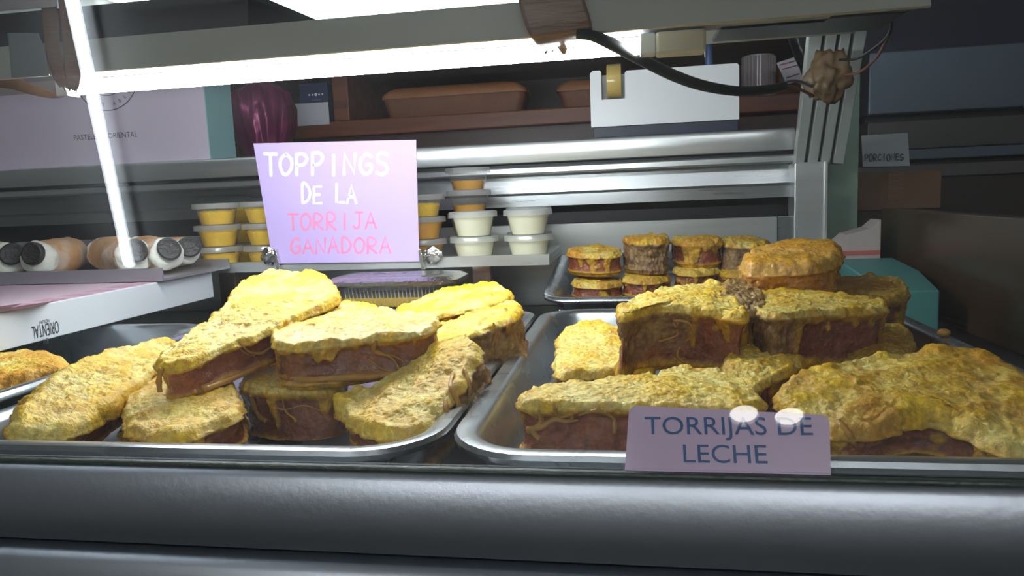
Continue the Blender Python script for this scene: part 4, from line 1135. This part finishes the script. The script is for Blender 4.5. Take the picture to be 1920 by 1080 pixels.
for i, chh in enumerate('MANO ABLE'):
    if chh == ' ': continue
    an = radians(-90-52+13*i); rr = lr_*0.83
    p = lc+np.array([cos(an)*rr, 0, sin(an)*rr]); tx = np.array([-sin(an), 0, cos(an)]); tz_ = np.array([-cos(an), 0, -sin(an)])
    printed('logo_letter', chh, p-tz_*0.003, tx, tz_, yn, 0.0085, M['ink'], bb)

# white tape dispenser
d0 = atY(1107, 240, 1.072); d1 = atY(1386, 226, 1.072)
def dx(px_): return float(atY(px_, 180, 1.072)[0])
def dz(py_, px_=1250): return float(atY(px_, py_, 1.072)[2])
dp = empty('tape_dispenser', ((d0[0]+d1[0])/2, 1.11, ZC), 'white desk tape dispenser with a roll of gold tape on the counter', 'tape dispenser')
zt_ = float(atY(1386, 118, 1.072)[2]); zl = float(atY(1112, 133, 1.072)[2]); znb = float(atY(1150, 186, 1.072)[2])
x0_, xn0, xn1, x1_ = dx(1107), dx(1128), dx(1172), dx(1386)
zb0 = ZC+0.0155
poly = [(x0_, zb0), (x1_, zb0), (x1_, zt_-0.003), (x1_-0.003, zt_), (xn1+0.003, zt_), (xn1, zt_-0.003), (xn1, znb), (xn0, znb), (xn0, zl-0.002), (xn0-0.002, zl), (x0_+0.004, zl), (x0_, zl-0.004)]
prism('body', poly, 1, 1.072, 1.135, M['white'], dp)
box('notch_back', (xn0, 1.118, znb), (xn1, 1.134, zl), M['white'], dp)
M['navy_base'] = mat_plain('dark_base', (0.012, 0.016, 0.04), 0.5)
box('base', (x0_+0.003, 1.074, ZC), (x1_-0.001, 1.133, zb0), M['navy_base'], dp, 0.001)
M['goldtape'] = mat_plain('gold_tape_roll', (0.55, 0.40, 0.12), 0.25, 0, 0.25, 60, stretch=(1, 1, 30))
rc = atY(1151, 152, 1.095); xr0, xr1 = dx(1138), dx(1165)
rl_ = [(0.013, 0), (0.0235, 0), (0.0238, 0.0008), (0.0238, xr1-xr0-0.0008), (0.0235, xr1-xr0), (0.013, xr1-xr0), (0.013, 0)]
lathe('tape_roll', rl_, M['goldtape'], (xr0, 1.095, rc[2]), 36, dp, axis='X')
M['bluepen'] = mat_plain('blue_pen', (0.04, 0.10, 0.25), 0.35)
pn = empty('pen', atY(1328, 118, 1.15), 'blue pen standing upright behind the tape dispenser', 'pen')
tube('pen_body', [atY(1332, 180, 1.15)*np.array([1, 1, 0])+np.array([0, 0, ZC]), atY(1329, 100, 1.15), atY(1327, 78, 1.15)], 0.0055, M['bluepen'], pn, 10, 1)
tube('pen_clip', [atY(1322, 108, 1.143), atY(1320, 78, 1.143)], 0.0012, M['white'], pn, 6, 1)

# wooden shelf unit further back
wu = empty('wooden_shelf_unit', (-0.5, 1.8, 0.0), 'reddish wooden shelf unit behind the back counter', 'shelf')
box('shelf_board', (-1.6, 1.60, 1.276), (0.42, 1.98, 1.311), M['wood'], wu, 0.003)
box('back_board', (-1.6, 1.98, 0.0), (0.42, 2.0, 1.455), M['wood_dark'], wu)
dv0, dv1 = atY(622, 180, 1.6)[0], atY(651, 180, 1.6)[0]
box('divider', (dv0, 1.605, 1.3115), (dv1, 1.98, 1.43), M['wood'], wu, 0.002)
box('divider', (0.40, 1.605, 1.3115), (0.42, 1.98, 1.43), M['wood'], wu, 0.002)
box('top_board', (-1.6, 1.60, 1.4305), (0.42, 1.98, 1.455), M['wood'], wu, 0.003)
box('lower_cabinet', (-1.6, 1.62, 0.0), (0.42, 1.97, 1.275), M['wood_dark'], wu)
# loaf cakes
M['loaf'] = mat_plain('loaf_cake', (0.20, 0.075, 0.030), 0.55, 0, 0.3, 25, 0.5, 120)
M['loaf_top'] = mat_plain('loaf_crust', (0.34, 0.14, 0.05), 0.5, 0, 0.25, 30, 0.4, 100)
def loaf(px0, px1, Y, label, h=0.062):
    xa, xb = atY(px0, 190, Y)[0], atY(px1, 190, Y)[0]; z0 = 1.3115
    r = empty('loaf_cake', ((xa+xb)/2, Y+0.05, z0), label, 'cake', 'loaf cakes on the wooden shelf')
    def lp(i, z, zf=None): return [(p[0], p[1], z) for p in rrect(xa+i, xb-i, Y+i*0.5, Y+0.10-i*0.5, 0.018, 6)]
    loops_mesh('loaf_body', [lp(0.012, z0), lp(0.006, z0+h*0.4), lp(0.0, z0+h*0.72), lp(0.002, z0+h*0.78)], M['loaf'], r, True, True)
    L_ = []
    for k in range(9):
        t = k/8
        L_.append([(q[0], q[1], z0+h*0.74+(0.026*sin(t*pi/2))) for q in lp(-0.004+0.050*t**2.2, 0)])
    o = loops_mesh('domed_top', L_, M['loaf_top'], r, True, True)
    me = o.data; co = np.empty(len(me.vertices)*3); me.vertices.foreach_get('co', co); co = co.reshape(-1, 3)
    co += np.stack([fbm(co, 40, 3, k)*0.004 for k in range(3)], 1); me.vertices.foreach_set('co', co.ravel()); me.update()
loaf(716, 985, 1.65, 'brown loaf cake on the wooden shelf above the lilac sign')
loaf(1046, 1320, 1.66, 'brown loaf cake on the wooden shelf partly behind the tape dispenser', 0.055)
# foil wrapped cake, navy packet, shelf label, striped tin, tag, black bag
M['foil'] = mat_plain('magenta_foil', (0.20, 0.012, 0.085), 0.28, 0.35, 0.5, 14, 0.8, 35)
fc = atY(494, 225, 1.42)
pr = [(0.001, 0.0), (0.030, 0.0), (0.040, 0.02), (0.050, 0.05), (0.060, 0.085), (0.062, 0.12), (0.055, 0.15), (0.03, 0.168), (0.012, 0.176), (0.02, 0.195), (0.03, 0.21)]
o = lathe('foil_wrapped_cake', pr, M['foil'], (fc[0], 1.42, ZC), 60)
me = o.data; co = np.empty(len(me.vertices)*3); me.vertices.foreach_get('co', co); co = co.reshape(-1, 3)
an = np.arctan2(co[:, 1], co[:, 0]); k = 1+0.10*np.sin(9*an+40*co[:, 2])*np.clip(co[:, 2]/0.05, 0, 1)+0.05*np.sin(17*an)
co[:, 0] *= k; co[:, 1] *= k; me.vertices.foreach_set('co', co.ravel()); me.update()
tag(o, 'cake wrapped in crumpled magenta foil beside the pink box', 'cake')
M['navy'] = mat_plain('navy_packet', (0.012, 0.035, 0.10), 0.4, 0, 0.1)
na, nb = atY(562, 190, 1.605), atY(615, 190, 1.605)
nv = empty('navy_packet', (float((na[0]+nb[0])/2), 1.62, 1.3115), 'navy blue packet standing on the wooden shelf', 'packet')
box('packet', (na[0], 1.606, 1.3115), (nb[0], 1.635, 1.40), M['navy'], nv, 0.001)
for k, (w, zq) in enumerate(((0.040, 1.374), (0.022, 1.361), (0.016, 1.354))):
    xm = (na[0]+nb[0])/2+0.006
    if k == 0:
        for j in range(5):
            lathe('printed_dot', [(0.0003, 0), (0.0022 if j != 2 else 0.0036, 0)], M['chalk'], (xm-0.016+j*0.008, 1.6052, zq), 10, nv, axis='Y')
    else: box('printed_line', (xm-w/2, 1.6050, zq), (xm+w/2, 1.6058, zq+0.0016), M['greycard'], nv)
M['paper'] = mat_plain('white_paper', (0.62, 0.62, 0.68), 0.7, 0, 0.04)
lb = sheet('shelf_label', seq((550, 195, 1.597), (548, 215, 1.597), (552, 237, 1.597)), seq((615, 191, 1.597), (617, 213, 1.597), (618, 233, 1.597)), M['paper'], 'small white paper label on the edge of the wooden shelf', 'label', wr=0.0006)
M['tin'] = mat_plain('striped_tin', (0.50, 0.47, 0.48), 0.35, 0.3, 0.05)
M['tin_dark'] = mat_plain('tin_stripe', (0.20, 0.16, 0.17), 0.4, 0, 0.05)
tc_ = atY(1421, 178, 1.66); tr_ = 0.034
tn = empty('striped_tin', (tc_[0], 1.66, 1.3115), 'pale striped tin on the wooden shelf right of the tape dispenser', 'tin')
lathe('tin_body', [(0.001, 0), (tr_, 0), (tr_, 0.085), (tr_*0.97, 0.088), (0.001, 0.088)], M['tin'], (tc_[0], 1.66, 1.3115), 36, tn)
for k in range(14):
    an = -pi+pi*(k+0.5)/14; p = np.array([tc_[0]+cos(an)*tr_, 1.66+sin(an)*tr_, 0]); hw = 0.0012+0.0012*(k % 3)
    box('stripe', (p[0]-hw, p[1]-0.0012, 1.315), (p[0]+hw, p[1]+0.001, 1.396), M['tin_dark'], tn)
M['redink'] = mat_plain('red_print', (0.45, 0.10, 0.10), 0.5)
tgq = seq((1456, 118, 1.60), (1466, 140, 1.60), (1474, 158, 1.60)); tgr = seq((1492, 106, 1.60), (1500, 130, 1.60), (1506, 150, 1.60))
tgt = empty('price_tag', tgq[2], 'tilted white price tag with red lettering near the striped tin', 'tag')
sheet('tag_paper', tgq, tgr, M['paper'], None, parent=tgt, wr=0.0004)
for j, (q0, q1) in enumerate((((1462, 122), (1490, 114)), ((1466, 130), (1496, 122)), ((1474, 146), (1498, 138)))):
    tube('lettering', seq((*q0, 1.598), (*q1, 1.598)), 0.0010, M['redink'], tgt, 5, 1)
M['jar'] = mat_plain('brown_jar', (0.16, 0.06, 0.025), 0.3)
jp = atY(1472, 175, 1.68)
tag(lathe('brown_jar', [(0.001, 0), (0.03, 0), (0.034, 0.01), (0.034, 0.05), (0.026, 0.062), (0.026, 0.07), (0.001, 0.07)], M['jar'], (jp[0], 1.68, 1.3115), 28), 'dark brown jar behind the tilted price tag', 'jar')
M['blackbag'] = mat_plain('black_bag', (0.01, 0.01, 0.013), 0.3, 0, 0.2, 20, 0.6, 40)
bc = atY(1488, 70, 1.2)
bm = bmesh.new(); bmesh.ops.create_icosphere(bm, subdivisions=4, radius=1)
for v in bm.verts:
    c = np.array([v.co[:]]); k = 1+0.25*fbm(c, 1.5, 3, 15)[0]
    w = 0.55+0.45*(v.co.z+1)/2
    v.co = Vector((bc[0]+v.co.x*0.030*k*w+0.010*(1-v.co.z), bc[1]+v.co.y*0.02*k, bc[2]+0.01+v.co.z*0.062*k))
bgo = bmobj('hanging_black_bag', bm, M['blackbag'], None, True)
tag(bgo, 'black bag hanging under the hood left of the slanted frame', 'bag')

# ------------------------------------------------------------------ right side beyond the case
M['bluesteel'] = mat_plain('blue_grey_steel', (0.13, 0.17, 0.22), 0.4, 0.6, 0.15, 3)
M['brownsteel'] = mat_plain('grey_brown_panel', (0.10, 0.095, 0.095), 0.4, 0.3, 0.15, 4)
M['darkbrown'] = mat_plain('dark_brown_panel', (0.022, 0.014, 0.011), 0.5, 0, 0.2, 5)
YR = 1.5
def zr(y): return float(atY(1780, y, YR)[2])
xr = float(atY(1628, 200, YR)[0])
cab = empty('steel_cabinet', (xr+0.5, YR+0.2, 0.0), 'blue grey steel cabinet at the right behind the slanted frame', 'cabinet')
box('upper_panel', (xr, YR, zr(208)), (xr+1.3, YR+0.4, zr(88)), M['bluesteel'], cab, 0.003)
box('dark_gap', (xr, YR+0.02, zr(222)), (xr+1.3, YR+0.4, zr(208)), M['recess'], cab)
box('drawer_panel', (xr, YR, zr(276)), (xr+1.3, YR+0.4, zr(222)), M['brownsteel'], cab, 0.002)
box('rail', (xr, YR-0.006, zr(297)), (xr+1.3, YR+0.4, zr(277)), M['bluesteel'], cab, 0.002)
box('lower_panel', (xr, YR+0.01, 0.0), (xr+1.3, YR+0.4, zr(297)), M['darkbrown'], cab)
box('top_band', (xr, YR+0.03, zr(88)), (xr+1.3, YR+0.4, zr(-60)), M['navy_base'], cab)
ppq = [atY(1618, 313, 1.30), atY(1706, 311, 1.30), atY(1702, 249, 1.30), atY(1615, 254, 1.30)]
pp = empty('paper_notice', (ppq[0]+ppq[1])/2, 'white paper notice handwritten PORCIONES at the right', 'sign')
M['dimpaper'] = mat_plain('grey_white_paper', (0.42, 0.47, 0.50), 0.7, 0, 0.05)
dyv = np.array([0, 0.0012, 0])
hexa('paper', [ppq[0], ppq[1], ppq[1]+dyv, ppq[0]+dyv, ppq[3], ppq[2], ppq[2]+dyv, ppq[3]+dyv], M['dimpaper'], pp)
pa_, pb2 = atY(1621, 302, 1.2985), atY(1694, 300, 1.2985)
ptc = np.linalg.norm(pb2-pa_)/8.8
handwrite('lettering', 'PORCIONES', pa_, unit(pb2-pa_), np.array([0, 0, 1.0]), yn, ptc*0.8, 0.011, ptc, 0.0014, M['ink'], pp, 0.06, 9)
q0 = atY(1612, 320, 1.302); q1 = atY(1726, 320, 1.302)
box('notice_rail', (q0[0]-0.01, 1.3035, 1.128), (q1[0]+0.4, 1.33, float(atY(1660, 312, 1.3)[2])), M['brownsteel'], None, 0.001)
tag(bpy.data.objects['notice_rail'], 'dim grey rail carrying the handwritten paper notice', 'rail')
box('rail_stand', (q0[0], 1.31, 0.0), (q0[0]+0.35, 1.325, 1.1275), M['darkbrown'], None)
tag(bpy.data.objects['rail_stand'], 'dark panel standing under the notice rail', 'panel')
M['palegreen'] = mat_plain('green_reflection_block', (0.27, 0.40, 0.33), 0.6, 0, 0.08)
g0_, g1_ = atY(1552, 300, 1.115), atY(1610, 300, 1.115)
box('green_reflection_block', (g0_[0], 1.115, 0.962), (g1_[0], 1.165, float(atY(1585, 140, 1.115)[2])), M['palegreen'], None, 0.001)  # added block whose colour stands in for a greenish reflection
tag(bpy.data.objects['green_reflection_block'], 'tall pale green block added for a greenish reflection behind the steel corner upright', 'carton')
M['card'] = mat_plain('brown_cardboard', (0.13, 0.072, 0.035), 0.7, 0, 0.15, 12)
k0, k1 = atY(1592, 396, 1.20), atY(1764, 396, 1.20)
kb = empty('cardboard_box', ((k0[0]+k1[0])/2, 1.24, float(k0[2])), 'brown cardboard box right of the pale green block', 'box')
ztop = float(atY(1680, 322, 1.20)[2])
box('box_body', (k0[0], 1.20, float(k0[2])), (k1[0], 1.295, ztop), M['card'], kb, 0.0015)
box('tape_strip', ((k0[0]+k1[0])/2-0.01, 1.1993, float(k0[2])+0.012), ((k0[0]+k1[0])/2+0.012, 1.296, ztop+0.0005), M['tape'], kb)
box('box_stand', (k0[0]+0.005, 1.205, 0.0), (k1[0]-0.002, 1.29, float(k0[2])-0.0005), M['darkbrown'], None)
tag(bpy.data.objects['box_stand'], 'dark cabinet block under the brown cardboard box', 'cabinet')
# teal box and wrapped pastry beside the right tray
M['tealbox'] = mat_plain('turquoise_card', (0.08, 0.28, 0.27), 0.5, 0, 0.06, 10)
tq = [(0.258, 0.80), (0.312, 0.80), (0.328, 0.90), (0.328, 0.985), (0.258, 0.985)]
tb = empty('turquoise_box', (0.295, 0.89, 0.9625), 'turquoise card box at the right behind the bread slices', 'box')
bm = bmesh.new(); lo = [bm.verts.new((x, y, 0.9625)) for x, y in tq]; hi = [bm.verts.new((x*0.97+0.295*0.03, y, 1.010+(y-0.80)*0.09)) for x, y in tq]
bm.faces.new(lo[::-1]); bm.faces.new(hi)
for k in range(5): bm.faces.new((lo[k], lo[(k+1) % 5], hi[(k+1) % 5], hi[k]))
bmesh.ops.bevel(bm, geom=bm.edges[:], offset=0.0015, segments=2, profile=0.5, affect='EDGES')
bmobj('box_body', bm, M['tealbox'], tb)
M['wrap'] = mat_plain('white_wrapping', (0.55, 0.48, 0.46), 0.4, 0, 0.2, 40, 0.6, 80)
M['wrap_red'] = mat_plain('red_stripe', (0.55, 0.16, 0.14), 0.4, 0, 0.1)
w0, w1 = atY(1566, 488, 1.0), atY(1650, 488, 1.0)
wp = empty('wrapped_pastry', ((w0[0]+w1[0])/2, 1.02, float(w0[2])), 'white wrapped packet with red stripe behind the turquoise box', 'packet')
prism('packet', [(w0[0], float(w0[2])), (w1[0], float(w1[2])), (w1[0], float(atY(1650, 412, 1.0)[2])), (w1[0]-0.012, float(atY(1630, 428, 1.0)[2])), (w0[0]+0.015, float(atY(1590, 440, 1.0)[2])), (w0[0], float(atY(1566, 460, 1.0)[2]))], 1, 1.0, 1.04, M['wrap'], wp)
box('red_stripe', (w0[0]+0.0005, 0.9993, float(w0[2])+0.006), (w1[0]-0.0005, 1.0, float(w0[2])+0.012), M['wrap_red'], wp)
box('packet_rest', (w0[0]+0.002, 1.0, 0.9625), (w1[0]-0.002, 1.04, float(w0[2])-0.0004), M['white'], None, 0.001)
tag(bpy.data.objects['packet_rest'], 'white block under the striped wrapped packet', 'block')
ec = atZ(1777, 628, 1.001)
bm = bmesh.new(); bmesh.ops.create_icosphere(bm, subdivisions=2, radius=0.004)
for v in bm.verts: v.co = Vector((v.co.x*1.3+ec[0]-0.003, v.co.y+ec[1], v.co.z*0.8+ec[2]+0.002))
tag(bmobj('egg_crumb', bm, M['strand'], None, True), 'small yellow egg crumb on the right rim of the right tray', 'crumb')
